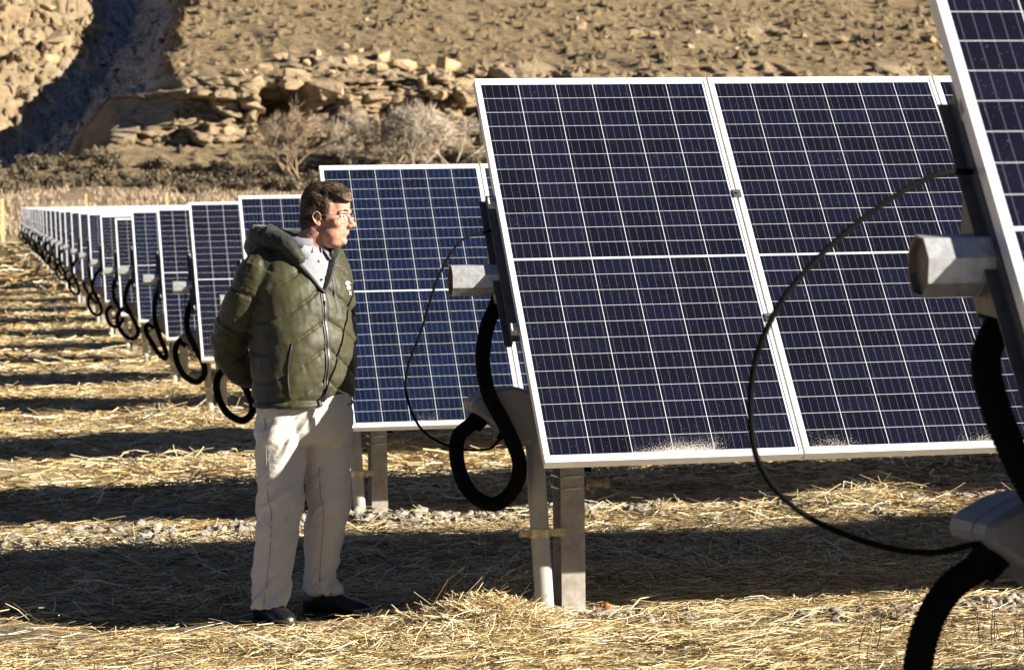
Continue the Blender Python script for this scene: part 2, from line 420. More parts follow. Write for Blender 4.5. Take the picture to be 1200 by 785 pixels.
# weeds in the bottom right corner
parts = []
n = 420; x = rng.normal(4.0, .42, n); y = rng.uniform(8.75, 9.3, n)
v, f = ribbons(x, y, rng.uniform(.05, .17, n), rng.uniform(.002, .004, n), rng.uniform(-3.14, 3.14, n), rng.uniform(.9, 1.5, n), 0*x-.005, rng.normal(0, .12, n)); parts.append((v, f, rng.uniform(0, 1, n)))
s = NT('weed_stalks'); s.p(Base_Color=s.ramp(s.attr('rnd'), [(0, (.05, .045, .02)), (.6, (.16, .13, .06)), (1, (.4, .31, .15))]), Roughness=.7)
tag(link('weeds', straw_mesh('weeds', parts, s.mat)), 'thin brown weed stalks poking up at the lower right', 'weeds', kind='stuff')

# clods of pale dug soil
ico = bmesh.new(); bmesh.ops.create_icosphere(ico, subdivisions=3, radius=1)
IV = np.array([v.co[:] for v in ico.verts]); IF = np.array([[v.index for v in f.verts] for f in ico.faces]); ico.free()
def clods(cx, cy, r, lift=.25):
    n = len(cx); z = gz(cx, cy)
    V = np.repeat(IV[None], n, 0); off = rng.uniform(0, 50, (n, 3))[:, None, :]
    q = V*1.6+off; d = 1.25+.45*vnoise(q[..., 0], q[..., 1], q[..., 2], 5)-.75*np.abs(vnoise(q[..., 0]*1.7, q[..., 1]*1.7, q[..., 2]*1.7, 6))-.45*np.abs(vnoise(q[..., 0]*3.7, q[..., 1]*3.7, q[..., 2]*3.7, 7)); d = np.clip(d, .45, 1.5); sq = rng.uniform(.5, .9, (n, 1, 1)); V = V*np.concatenate([np.ones((n, 1, 2)), sq], 2)
    V = V*d[..., None]*r[:, None, None]*rng.uniform(.65, 1.2, (n, 1, 3))
    V = V+np.stack([cx, cy, z+r*lift], -1)[:, None, :]
    return V.reshape(-1, 3), (np.arange(n)[:, None, None]*len(IV)+IF[None]).reshape(-1, 3)
px = []; py = []; pr = []
def addc(n, fx, fy, r0, r1):
    px.append(fx(n)); py.append(fy(n)); pr.append(r0+(r1-r0)*rng.uniform(0, 1, n)**3)
addc(2400, lambda n: rng.uniform(-.8, 6, n), lambda n: rng.normal(14.72, .24, n), .004, .052)
addc(45, lambda n: rng.normal(2.35, .4, n), lambda n: rng.normal(14.6, .2, n), .008, .05)
addc(520, lambda n: rng.normal(2.32, .30, n), lambda n: rng.normal(10.36, .08, n), .006, .034)
addc(700, lambda n: rng.normal(3.9, .5, n), lambda n: rng.normal(10.02, .13, n), .005, .040)
addc(260, lambda n: rng.uniform(-.4, 5, n), lambda n: rng.uniform(9.3, 10.3, n), .004, .018)
addc(520, lambda n: rng.uniform(2.1, 5.2, n), lambda n: rng.normal(10.12, .16, n), .005, .030)
addc(120, lambda n: rng.normal(.6, .35, n), lambda n: rng.normal(9.5, .1, n), .005, .022)
addc(200, lambda n: rng.uniform(-.6, 5.5, n), lambda n: rng.uniform(12, 14, n), .006, .022)
addc(260, lambda n: rng.uniform(-.8, 7, n), lambda n: rng.normal(17, .5, n), .01, .06)
V, F = clods(np.concatenate(px), np.concatenate(py), np.concatenate(pr))
s = NT('pale_clods'); g = s.geo(); s.p(Base_Color=s.ramp(s.noise(g, 22, 5, .7), [(.3, (.13, .105, .08)), (.5, (.27, .24, .195)), (.72, (.46, .42, .36))]), Roughness=.95); s.bump(s.noise(g, 120, 4), .6, .004)
me = mesh_np('soil_clods', V, F, False, (s.mat,)); tag(link('soil_clods', me), 'pale grey clods of dug soil along the spoil ridge and post feet', 'soil clods', kind='stuff')
x0, y0 = 2.42, 10.42
V, F = clods(np.array([0.]), np.array([0.]), np.array([.028])); V = V-np.array([0, 0, float(gz(0., 0.))])
me = mesh_np('stone', V, F, True, (simple('orange_stone', (.42, .17, .06), .8, nscale=40, namt=.3),))
tag(link('stone', me, loc=(x0, y0, float(gz(x0, y0))+.03)), 'small orange stone lying just right of the nearest whole steel post', 'stone')

# ------------------------------------------------------------------ hillside
hv = np.array([290, 280, 262, 240, 205, 183, 176, 112, 100, 0, -120, -300])
hY = np.array([160, 166, 176, 192, 228, 254, 261, 266, 272, 342, 440, 600.])
hZ = (320-hv)/3130*hY
tt = np.concatenate([np.linspace(0, 4, 90, endpoint=False), np.linspace(4, 6, 26, endpoint=False), np.linspace(6, 7, 110, endpoint=False), np.linspace(7, 9, 230, endpoint=False), np.linspace(9, 11, 70)])
ty = np.interp(tt, np.arange(12), hY); tz = np.interp(tt, np.arange(12), hZ); tv = np.interp(tt, np.arange(12), hv)
hx = warp(-260, 420, -18, 112, .26, 1.06)
HX, HT = np.meshgrid(hx, tt); HY = np.repeat(ty[:, None], HX.shape[1], 1); HZ = np.repeat(tz[:, None], HX.shape[1], 1); HV = np.repeat(tv[:, None], HX.shape[1], 1)
xg = np.interp(-HV, [-290, -180, -150, -100, -50, 0, 120, 300], [3, 8.5, 16.5, 17.8, 19.6, 23.0, 30, 40])+1.3*vnoise(HX*0, HZ*.25, 0, 7)
sd = HX-xg
amp = sstep(214, 184, HV); clf0 = sstep(186, 174, HV)*sstep(92, 104, HV)
wg = np.interp(-HV, [-200, -180, -150, -100, -50, 0], [10, 13, 17, 13, 8, 4.5])
lyi = np.floor(HZ*.85+.5*vnoise(HX*.06, HZ*0, 0, 48)+.25*vnoise(HX*.4, HZ*0, 0, 49)); lay = _h(lyi, np.floor(HX*.09+.7*_h(lyi, lyi*0, lyi*0, 5)), lyi*0, 53)
crest = sd+.9*vnoise(HX*.2, HZ*.6, 0, 47)
D = amp*(19*np.clip((crest+wg)/wg, 0, 1)+10*np.clip((-wg-crest)/14, 0, 1)-clf0*(8*sstep(24.2, 25.6, HX)*sstep(30.2, 28.6, HX)*sstep(104, 122, HV)+6*sstep(43.5, 45, HX)*sstep(49.5, 48, HX)+3.5*sstep(35.5, 36.5, HX)*sstep(39, 38, HX)*sstep(130, 140, HV)))
clf = sstep(186, 172, HV)*sstep(96, 112, HV)      # 1 on the cliff band
band = sstep(-12, -6, HX-12)*(1-.65*sstep(58, 75, HX))
# blocky outcrops
f1, f2, c1 = worley(HX*.30, HZ*.42+.5*vnoise(HX*.1, HZ*.2, 0, 3), 3); f1b, f2b, c2 = worley(HX*.85, HZ*1.25, 4)
f1c, f2c, c3 = worley(HX*.95, (HY+HZ)*.55, 8)
D = D+amp*clf*band*(1-.6*sstep(.5, -1, sd)*sstep(-wg-2, -wg+1, sd))*(3.2*(c1-.5)+2.9*(lay-.5)+1.2*(c2-.5)-1.2*sstep(.10, 0, f2-f1)-.4*sstep(.12, 0, f2b-f1b)+.8*sstep(.5, 0, np.abs((HZ*.45) % 1-.5)))
# upper left crag
crag = sstep(-2, -7, sd+wg*.6)*sstep(150, 90, HV)
D = D+crag*(1.7*(c1-.4)+1.0*(c2-.5)+1.6*(lay-.5)-1.0*sstep(.1, 0, f2-f1)+1.0*vnoise(HX*.22, HZ*.3, 0, 15))
# ledge of broken rock above the cliff and small ledges to the right
led = np.exp(-((HV-96-5*vnoise(HX*.09, 0*HX, 0, 17))/8)**2)*sstep(26, 30, HX)
led2 = np.exp(-((HV-52-8*vnoise(HX*.05, 0*HX, 0, 18))/6)**2)*sstep(60, 68, HX)
led3 = np.exp(-((HV-10-6*vnoise(HX*.07, 0*HX, 0, 19))/5)**2)*sstep(75, 85, HX)
bl = (led+.8*led2+.6*led3)*(vnoise(HX*.22, HY*.1, 0, 23) > -.25)
D = D+bl*(3.0*np.clip(c1-.3, 0, 1)+2.2*(c2-.45))
slope = amp*(1-clf*band)
D = D+slope*(.9*fbm(HX*.16, (HY+HZ)*.12, 0, 3, 25))
bump = slope*np.clip(.40-f1c, 0, 1)*(c3 > .84)*2.6*sstep(250, 200, HV)
rills = .7*slope*fbm(HX*.5+HY*.06, HY*.08, 0, 3, 29)
hi = sstep(240, 60, HV)
gsl = amp*np.maximum(sstep(118, 100, HV), sstep(12, 7, HX)*sstep(196, 178, HV))
carve = gsl*.72*wg*(np.clip((crest+wg)/wg, 0, 1)+np.clip((-wg-crest)/17, 0, 1)-1)
lf = sstep(1.5, -.5, crest)*np.maximum(gsl, 0)
f1e, f2e, c5 = worley(HX*.45, (HY+HZ)*.28+.3*vnoise(HX*.2, HY*.1, 0, 9), 14); f1g, f2g, c6 = worley(HX*1.1, (HY+HZ)*.6, 16)
carve = carve+lf*(1.1*(c5-.5)+.7*(c6-.5)+.9*fbm(HX*.5, HY*.25, 0, 3, 63)-.6*sstep(.12, 0, f2e-f1e))
HZ2 = HZ+carve+bump*.9+.13*slope*fbm(HX*1.5, HY*.8, 0, 3, 33)+.5*slope*fbm(HX*.12, HY*.1, 0, 2, 34)+.5*hi*rills+.10*fbm(HX*2.2, HY*1.6, HZ, 3, 35)*amp
edge = sstep(0, 1.2, HT)
HZ2 = np.where(HT < 1, HZ2-.0, HZ2)
# meet the ground sheet
HZ2[0, :] -= .8
D = D*(1-.75*gsl*sstep(.5, -2, sd)*(1-.8*crag)); HY2 = HY-D*edge; HX2 = HX+.3*clf*vnoise(HX*.8, HZ*.9, 5, 37)
ny, nx = HX.shape; idx = np.arange(nx*ny).reshape(ny, nx)
F = np.stack([idx[:-1, :-1], idx[:-1, 1:], idx[1:, 1:], idx[1:, :-1]], -1).reshape(-1, 4)
s = NT('hillside_rock_and_scrub'); g = s.geo()
rock = s.ramp(s.noise(g, .35, 9, .68), [(.3, (.21, .14, .075)), (.5, (.45, .33, .19)), (.7, (.62, .49, .31))])
mp = s.n('ShaderNodeMapping'); s.L(g, mp.inputs[0]); mp.inputs['Scale'].default_value = (.05, .05, .8)
strat = s.noise(mp.outputs[0], 1.0, 5, .6, .6)
rockc = s.mix(.55, rock, s.ramp(strat, [(.35, (.32, .20, .10)), (.5, (.53, .40, .24)), (.65, (.68, .55, .36))]))
fine = s.noise(g, 1.3, 6, .75); dirt = s.ramp(fine, [(.36, (.05, .035, .017)), (.43, (.19, .13, .062)), (.52, (.37, .265, .135)), (.7, (.51, .385, .21))])
patch = s.ramp(s.noise(g, .16, 5, .6), [(.4, 0.0), (.62, 1.0)])
dirt = s.mix(s.m('MULTIPLY', patch, .40), dirt, (.25, .19, .10))
c = s.mix(s.attr('rocky'), dirt, rockc)
# grass tan foot
c = s.mix(s.attr('foot'), c, s.ramp(s.noise(g, .9, 6, .7), [(.35, (.20, .15, .08)), (.55, (.42, .32, .19)), (.7, (.55, .43, .28))]))
sn = s.m('MULTIPLY', s.attr('snow'), s.ramp(s.noise(g, 2.6, 6, .8), [(.465, 0.0), (.49, 1.0)]))
c = s.mix(sn, c, (.80, .82, .86))
s.p(Base_Color=c, Roughness=.95); s.bump(s.m('ADD', s.noise(g, 1.6, 8, .78), s.m('MULTIPLY', s.noise(g, 6, 4, .7), .5)), 1.0, .7)
me = mesh_np('hillside', np.stack([HX2, HY2, HZ2], -1).reshape(-1, 3), F, True, (s.mat,))
def pattr(nm, a):
    at = me.attributes.new(nm, 'FLOAT', 'POINT'); at.data.foreach_set('value', a.astype(np.float32).ravel())
pattr('rocky', np.clip(clf*band+crag*.8+bl*1.2+.3*(bump > .3), 0, 1))
pattr('foot', sstep(203, 222, HV+8*vnoise(HX*.3, HY*.1, 0, 44)))
pattr('snow', .999*sstep(.2, -1.6, sd)*sstep(-wg-5, -wg-2, sd)*sstep(185, 165, HV)*(1-.9*clf*sstep(-wg+1, -wg+6, sd)*sstep(104, 112, HV)))
tag(link('hillside', me), kind='structure')
# surface lookup for planting
hb = BVHTree.FromPolygons([tuple(v) for v in np.stack([HX2, HY2, HZ2], -1).reshape(-1, 3).tolist()], F.tolist())
def hill_z(x, y):
    h = hb.ray_cast(Vector((x, y, 300)), Vector((0, 0, -1)))
    return h[0].z if h[0] else float(gz(x, y))

# dry grass at the hill foot
def hz_vec(x, y):
    return np.array([hill_z(a, b) if b > 164 else float(gz(a, b)) for a, b in zip(x, y)])
parts = []
n = 60000; x = rng.uniform(-8, 75, n); y = 152+rng.uniform(0, 1, n)**1.2*62
k = (vnoise(x*.3, y*.15, 0, 51)+.5*vnoise(x*1.1, y*.5, 0, 52) > -.25) & ~((y < 158) & (x < 9) & (x > -2)); x = x[k]; y = y[k]; n = len(x)
v, f = ribbons(x, y, rng.uniform(.25, .7, n), rng.uniform(.03, .07, n), rng.uniform(-3.14, 3.14, n), rng.uniform(.8, 1.5, n), 0*x-.1, rng.normal(0, .15, n), hz_vec, tilt=rng.uniform(-.2, .2, n))
s = NT('dry_grass'); s.p(Base_Color=s.ramp(s.attr('rnd'), [(0, (.17, .12, .075)), (.5, (.36, .27, .175)), (1, (.50, .40, .28))]), Roughness=.8)
parts.append((v, f, rng.uniform(0, 1, n)))
tag(link('dry_grass', straw_mesh('dry_grass', parts, s.mat)), 'tall tan dry grass along the foot of the hillside', 'grass', kind='stuff')

# sagebrush
def leafmat(nm, c0, c1):
    s = NT(nm); s.p(Base_Color=s.ramp(s.attr('rnd'), [(0, c0), (1, c1)]), Roughness=.8); return s.mat
M['sage'] = leafmat('sage_leaves', (.055, .043, .024), (.21, .165, .10))
M['twig'] = leafmat('grey_twigs', (.24, .19, .13), (.50, .43, .33))
M['twig_red'] = leafmat('reddish_twigs', (.15, .10, .06), (.38, .28, .18))
def shrub_mesh(seed, n=520):
    r = np.random.default_rng(seed); lobes = r.uniform(-1, 1, (7, 3))*np.array([.7, .7, .25])+np.array([0, 0, .45])
    li = r.integers(0, 7, n); d = r.normal(0, 1, (n, 3)); d /= np.linalg.norm(d, axis=1)[:, None]
    c = lobes[li]+d*r.uniform(.15, .42, (n, 1)); c[:, 2] = np.abs(c[:, 2])
    a = r.normal(0, 1, (n, 3)); a /= np.linalg.norm(a, axis=1)[:, None]; b = np.cross(a, d); b /= np.linalg.norm(b, axis=1)[:, None]+1e-9
    sz = r.uniform(.05, .12, (n, 1))
    V = np.stack([c-a*sz, c+b*sz*.7, c+a*sz, c-b*sz*.7], 1).reshape(-1, 3)
    F = np.arange(n*4).reshape(n, 4)
    mb = MB()
    for l_ in lobes: mb.tube(catmull([(0, 0, -.1), (l_[0]*.5, l_[1]*.5, abs(l_[2])*.7), (l_[0]*1.15, l_[1]*1.15, abs(l_[2])+.2)], 3), [.05]*4+[.03]*3, 4)
    sv = np.array(mb.v); sf = np.array([f for f in mb.f if len(f) == 4]); V = np.concatenate([V, sv]); F = np.concatenate([F, sf+n*4])
    me = mesh_np('leaves', V, F, False, (M['sage'],)); at = me.attributes.new('rnd', 'FLOAT', 'POINT'); at.data.foreach_set('value', np.concatenate([np.repeat(r.uniform(0, 1, n), 4), np.full(len(sv), .3)]).astype(np.float32))
    return me
SH = [shrub_mesh(i) for i in range(5)]
cnt = 0; k = 0
while cnt < 280 and k < 12000:
    k += 1
    x = random.uniform(-4, 66); y = random.uniform(205, 262); v_ = 322-3130*(hill_z(x, y)+.6)/y
    if not (170 < v_ < 214) or (v_ < 182 and random.random() < .75): continue
    if float(vnoise(x*.16, y*.10, 0, 66)) < -.3: continue
    o = link('sagebrush', SH[cnt % 5], loc=(x, y, hill_z(x, y)-.15), rot=(0, 0, random.uniform(0, 6)))
    sx = random.uniform(.6, 1.5); o.scale = (sx, sx, sx*random.uniform(.8, 1.2))
    tag(o, 'dark olive sagebrush clump at the foot of the hillside', 'shrub', 'sagebrush along the foot of the hillside'); cnt += 1
cnt = 0
while cnt < 110:
    x = random.uniform(-6, 112); t = random.uniform(262, 345)
    o = link('hill_shrub', SH[cnt % 5], loc=(x, t, hill_z(x, t)-.15), rot=(0, 0, random.uniform(0, 6)))
    sx = random.uniform(.35, .85); o.scale = (sx, sx, sx)
    tag(o, 'small dark shrub growing on the open hillside slope', 'shrub', 'small shrubs on the hillside slope'); cnt += 1

# bare trees
def bare_tree(name, seed, H, spread, x, y, mat, label, stems, thin=.035, depth=5):
    r = random.Random(seed)
    trunk = MB(); tw = []
    def grow(p, d, L, rad, lev):
        q = p+d*L
        if lev <= 1: trunk.tube([p, (p+q)/2+Vector((r.uniform(-.04, .04), r.uniform(-.04, .04), 0))*L, q], [rad, rad*.85, rad*.7], 5)
        else: tw.append((p, q, max(rad, thin)))
        if lev >= depth: return
        for _ in range(r.choice((2, 3, 3, 4)) if lev < 4 else 3):
            ax = Vector((r.gauss(0, 1), r.gauss(0, 1), r.gauss(0, .6))).normalized()
            nd = (d+ax*r.uniform(.3, .75)*spread+Vector((0, 0, .12))).normalized()
            grow(p+d*L*r.uniform(.55, 1.0), nd, L*r.uniform(.62, .85), rad*.62, lev+1)
    root = bpy.data.objects.new(name, None); COL.objects.link(root); root.location = (x, y, hill_z(x, y)-.1)
    for i in range(stems):
        d = Vector((r.gauss(0, .3*spread), r.gauss(0, .3*spread), 1)).normalized()
        grow(Vector((r.uniform(-.3, .3)*stems*.4, r.uniform(-.3, .3), 0)), d, H*.30, .09*H/6, 0)
    o = trunk.build('trunk', mat, root); at = o.data.attributes.new('rnd', 'FLOAT', 'POINT'); at.data.foreach_set('value', np.full(len(o.data.vertices), .3, np.float32))
    P = np.array([p for p, q, w_ in tw]); Q = np.array([q for p, q, w_ in tw]); W_ = np.array([w_ for p, q, w_ in tw])
    d = Q-P; side = np.cross(d, np.random.default_rng(seed).normal(0, 1, d.shape)); side /= np.linalg.norm(side, axis=1)[:, None]+1e-9
    s2 = np.cross(side, d/np.linalg.norm(d, axis=1)[:, None])
    V = np.stack([P+side*W_[:, None]*.5, P+(-side*.5+s2*.86)*W_[:, None]*.5, P+(-side*.5-s2*.86)*W_[:, None]*.5, Q], 1).reshape(-1, 3)
    b = np.arange(len(P))[:, None]*4; F = np.concatenate([b+np.array([0, 1, 3]), b+np.array([1, 2, 3]), b+np.array([2, 0, 3])])
    me = mesh_np('crown', V, F, False, (mat,)); at = me.attributes.new('rnd', 'FLOAT', 'POINT'); at.data.foreach_set('value', np.repeat(np.random.default_rng(seed).uniform(0, 1, len(P)), 4).astype(np.float32))
    link('crown', me, root); tag(root, label, 'tree'); return root
bare_tree('bare_tree', 3, 8.8, 1.45, 25.2, 218, M['twig_red'], 'bare brownish bushy tree standing just left above the man', 5, .05, 6)
bare_tree('bare_tree', 5, 8.6, 1.5, 35.5, 222, M['twig'], 'broad pale grey leafless bush right above the man and the third row', 6, .065, 6)
bare_tree('bare_tree', 8, 7.2, 1.4, 31.0, 224, M['twig'], 'smaller pale grey leafless bush between the red tree and the broad bush', 4, .045, 6)
bare_tree('bare_tree', 9, 6.8, 1.4, 39.2, 226, M['twig'], 'grey leafless bush peeking out at the left edge of the large front panel', 4, .045, 6)

# boulders broken off the ledges
M['boulder'] = simple('pale_sandstone', (.35, .25, .145), .95, nscale=1.2, namt=.35, bump=(.8, .2), bscale=2.5)
def boulder_mesh(seed):
    r = np.random.default_rng(seed); bm = bmesh.new(); P = r.uniform(-1, 1, (14, 3)); P = np.sign(P)*np.abs(P)**.45*np.array([1, .9, .75])
    for p in P: bm.verts.new(tuple(p))
    h = bmesh.ops.convex_hull(bm, input=bm.verts[:]); bmesh.ops.delete(bm, geom=[e for e in h['geom_interior'] if isinstance(e, bmesh.types.BMVert)], context='VERTS')
    bmesh.ops.bevel(bm, geom=bm.edges[:], offset=.10, segments=1, affect='EDGES', clamp_overlap=True)
    me = bpy.data.meshes.new('boulder'); bm.to_mesh(me); bm.free(); me.materials.append(M['boulder']); return me
BO = [boulder_mesh(i) for i in range(8)]
def face_pt(x, z):
    h = hb.ray_cast(Vector((x, 150, z)), Vector((0, 1, 0))); return h[0]
cnt = 0; k = 0
while cnt < 130 and k < 6000:
    k += 1; q = random.random()
    if q < .48: u_ = random.uniform(195, 560); v_ = random.gauss(98, 9); s0, s1 = .35, 1.15       # ledge of broken rock
    elif q < .58: u_ = random.uniform(205, 470); v_ = random.uniform(108, 160); s0, s1 = .5, 1.3   # cliff blocks
    elif q < .80: u_ = random.uniform(640, 1120); v_ = random.gauss(54 if u_ < 900 else 70, 10); s0, s1 = .3, .9
    elif q < .90: u_ = random.uniform(-10, 120); v_ = random.uniform(5, 70); s0, s1 = .6, 1.8
    else: u_ = random.uniform(200, 1100); v_ = random.uniform(5, 90); s0, s1 = .25, .7
    x = (u_+15)/3130*266*(1+(110-v_)*.0022); p = face_pt(x, (322-v_)/3130*266*(1+(110-v_)*.0024))
    if p is None: continue
    o = link('boulder', BO[cnt % 8], loc=tuple(p), rot=(random.uniform(-.35, .35), random.uniform(-.35, .35), random.uniform(0, 6.3)))
    sx = s0+(s1-s0)*random.random()**2; o.scale = (sx*random.uniform(.8, 1.5), sx, sx*random.uniform(.6, 1.1))
    tag(o, 'pale angular sandstone boulder lodged on the hillside ledges', 'boulder', 'boulders on the hillside'); cnt += 1

# marker posts
M['wood'] = simple('yellow_pine', (.62, .47, .22), .7, nscale=3, namt=.2)  # the marker posts' own yellow wood colour
for (x, y, h, wd, lab) in [(.98, 158., 2.45, .20, 'yellow wooden post standing alone at the far left end of the field'), (5.75, 157., 2.7, .12, 'thin wooden post tip showing above the left half of the far rows'), (10.4, 157., 2.7, .12, 'thin wooden post tip showing right of the other, above the far rows')]:
    b = MB(); b.box(-wd/2, wd/2, -wd/2, wd/2, -.3, h); b.add([(-wd/2, -wd/2, h), (wd/2, -wd/2, h), (wd/2, wd/2, h), (-wd/2, wd/2, h), (0, 0, h+wd*.4)], [(0, 1, 4), (1, 2, 4), (2, 3, 4), (3, 0, 4)])
    tag(b.build('marker_post', M['wood'], loc=(x, y, float(gz(x, y)))), lab, 'post')

# ------------------------------------------------------------------ solar trackers
def panel_meshes():
    b = MB(); b.add([(.011, -.989, 0), (.989, -.989, 0), (.989, .989, 0), (.011, .989, 0)], [(0, 1, 2, 3)], 0)
    b.add([(.011, -.989, -.005), (.989, -.989, -.005), (.989, .989, -.005), (.011, .989, -.005)], [(3, 2, 1, 0)], 1)
    b.add([(.45, .35, -.03), (.55, .35, -.03), (.55, .45, -.03), (.45, .45, -.03), (.45, .35, -.0052), (.55, .35, -.0052), (.55, .45, -.0052), (.45, .45, -.0052)], [(3, 2, 1, 0), (0, 1, 5, 4), (1, 2, 6, 5), (2, 3, 7, 6), (3, 0, 4, 7)], 2)
    g = mesh_np('solar_panel', b.v, b.f, False, (M['cells'], M['backsheet'], M['rubber']), b.m)
    f = MB(); t = .0022
    def bar(x0, x1, y0, y1):
        f.box(x0, x1, y0, y1, -.035, t)
    bar(0, 1, -1, -.987); bar(0, 1, .987, 1); bar(0, .013, -.987, .987); bar(.987, 1, -.987, .987)
    # rear flange
    f.box(.013, .04, -.987, .987, -.035, -.0325); f.box(.96, .987, -.987, .987, -.035, -.0325)
    fm = f.mesh('panel_frame', (M['alu'],))
    return g, fm
PANEL, FRAME = panel_meshes()

def octo(r_flat, x0, x1):
    rr = r_flat/math.cos(math.pi/8); vs = []
    for x in (x0, x1):
        for k in range(8):
            a = math.pi/8+k*math.pi/4; vs.append((x, rr*math.cos(a), rr*math.sin(a)))
    return vs, [(k, (k+1) % 8, 8+(k+1) % 8, 8+k) for k in range(8)]
NP_ = 13; PIT = 1.0085; LEN = NP_*PIT
def tube_mesh():
    b = MB(); v, f = octo(.060, -.215, LEN+.2); b.add(v, f, 0)
    v, f = octo(.0555, -.215, LEN+.2); b.add(v, [x[::-1] for x in f], 1)
    o, _ = octo(.060, -.215, 0); i, _ = octo(.0555, -.215, 0)
    b.add(o[:8]+i[:8], [(k, (k+1) % 8, 8+(k+1) % 8, 8+k) for k in range(8)], 1)
    v, f = octo(.0553, -.20, -.195); b.add(v, [list(range(8))], 1)
    return mesh_np('torque_tube', b.v, b.f, False, (M['galv'], M['endcap']), b.m)
TUBE = tube_mesh()

# sloped bits live in "tilted" coordinates: y up-slope, z normal, origin at tube centre
def rail_mesh():
    b = MB()
    # Z-shaped rail just under the panels' left edges, and a saddle wrapping the tube
    b.box(-.030, -.026, -.38, .38, .062, .116, 0); b.box(-.026, .012, -.38, .38, .112, .116, 0); b.box(-.055, -.030, -.38, .38, .062, .066, 0)
    b.add([(-.05, -.16, .062), (-.05, .16, .062), (-.05, .075, -.085), (-.05, -.075, -.085), (-.046, -.16, .062), (-.046, .16, .062), (-.046, .075, -.085), (-.046, -.075, -.085)], [(0, 1, 2, 3), (7, 6, 5, 4), (0, 3, 7, 4), (1, 5, 6, 2), (3, 2, 6, 7)], 0)
    b.box(-.05, .02, -.09, .09, -.085, -.080, 0)
    for y in (-.33, .33):
        b.box(-.028, .016, y-.022, y+.022, .1163, .126, 1); b.box(-.030, -.006, y-.018, y+.018, .126, .158, 1)
        b.tube([(-.012, y, .10), (-.012, y, .166)], .006, 8, m=2)
    return b.mesh('module_rail', (M['rail'], M['alu'], M['wire']))
RAIL = rail_mesh()
def midclamp():
    b = MB(); b.box(-.026, .026, -.38, .38, .06, .0845)
    for y in (-.33, .33): b.box(-.016, .016, y-.02, y+.02, .1225, .1275); b.tube([(0, y, .08), (0, y, .133)], .005, 8)
    return b.mesh('joint_rail', (M['rail'],))
MIDC = midclamp()

H = 1.36
def post_mesh():
    b = MB(); w_ = .048; d = .078
    b.box(-w_, w_, -d, -d+.007, -.6, H-.03); b.box(-w_, w_, d-.007, d, -.6, H-.03); b.box(-.0035, .0035, -d+.007, d-.007, -.6, H-.03)
    return b.mesh('steel_post', (M['post'],))
POST = post_mesh()
def bearing_mesh():
    b = MB(); n = 20
    ring = [(0, .105*math.cos(2*math.pi*k/n), .105*math.sin(2*math.pi*k/n)) for k in range(n+1)]
    for k in range(n):
        a, c = ring[k], ring[k+1]
        ia = (0, a[1]*.72, a[2]*.72); ic = (0, c[1]*.72, c[2]*.72)
        vs = [(-.025,)+a[1:], (-.025,)+c[1:], (-.025,)+ic[1:], (-.025,)+ia[1:], (.025,)+a[1:], (.025,)+c[1:], (.025,)+ic[1:], (.025,)+ia[1:]]
        b.add(vs, [(0, 1, 2, 3), (7, 6, 5, 4), (0, 4, 5, 1), (3, 2, 6, 7)])
    b.box(-.045, .045, -.075, .075, -.17, -.10)
    return b.mesh('bearing', (M['galv'],))
BEAR = bearing_mesh()
def pipe_mesh():
    b = MB(); b.tube([(-.153, -.085, .72), (-.145, -.09, .50), (-.120, -.09, .05), (-.112, -.09, -.25)], .0375, 20)
    return b.mesh('conduit_pipe', (M['pvc'],), True)
PIPE = pipe_mesh()
def strap_mesh():
    b = MB(); b.tube([(-.128+.042*math.cos(a), -.09+.042*math.sin(a), .39) for a in np.linspace(0, 2*math.pi, 20)], .014, 6, False, sy=.25)
    # flat strap: boxes
    b = MB(); n = 20
    for k in range(n):
        a0, a1 = 2*math.pi*k/n, 2*math.pi*(k+1)/n
        c0, s0, c1, s1 = math.cos(a0), math.sin(a0), math.cos(a1), math.sin(a1); cx, cy = -.140, -.090; r0, r1 = .0385, .0425
        b.add([(cx+r0*c0, cy+r0*s0, .375), (cx+r1*c0, cy+r1*s0, .375), (cx+r1*c1, cy+r1*s1, .375), (cx+r0*c1, cy+r0*s1, .375), (cx+r0*c0, cy+r0*s0, .409), (cx+r1*c0, cy+r1*s0, .409), (cx+r1*c1, cy+r1*s1, .409), (cx+r0*c1, cy+r0*s1, .409)], [(0, 1, 2, 3), (7, 6, 5, 4), (1, 5, 6, 2), (0, 3, 7, 4)])
    b.box(-.222, -.182, -.093, -.087, .377, .407); b.box(-.099, -.03, -.093, -.087, .377, .407)
    b.tube([(-.20, -.096, .392), (-.20, -.104, .392)], .006, 6); b.tube([(-.05, -.096, .392), (-.05, -.104, .392)], .006, 6); b.tube([(-.14, -.132, .392), (-.14, -.139, .392)], .006, 6)
    me = b.mesh('pipe_strap', (M['brass'],)); me.transform(Matrix.Translation((0.002, 0, -.037))); return me
STRAP = strap_mesh()
def hoop_mesh():
    b = MB(); w_, d = .055, .086
    for z in (.525, .572):
        p = [(-w_, -d+.02), (-w_+.02, -d), (w_-.02, -d), (w_, -d+.02), (w_, d-.02), (w_-.02, d), (-w_+.02, d), (-w_, d-.02), (-w_, -d+.02)]
        b.tube([(x, y, z+(.004 if i in (2, 3, 4) else 0)) for i, (x, y) in enumerate(p)], .0042, 6, False)
    return b.mesh('wire_hoop', (M['wire'],))
HOOP = hoop_mesh()
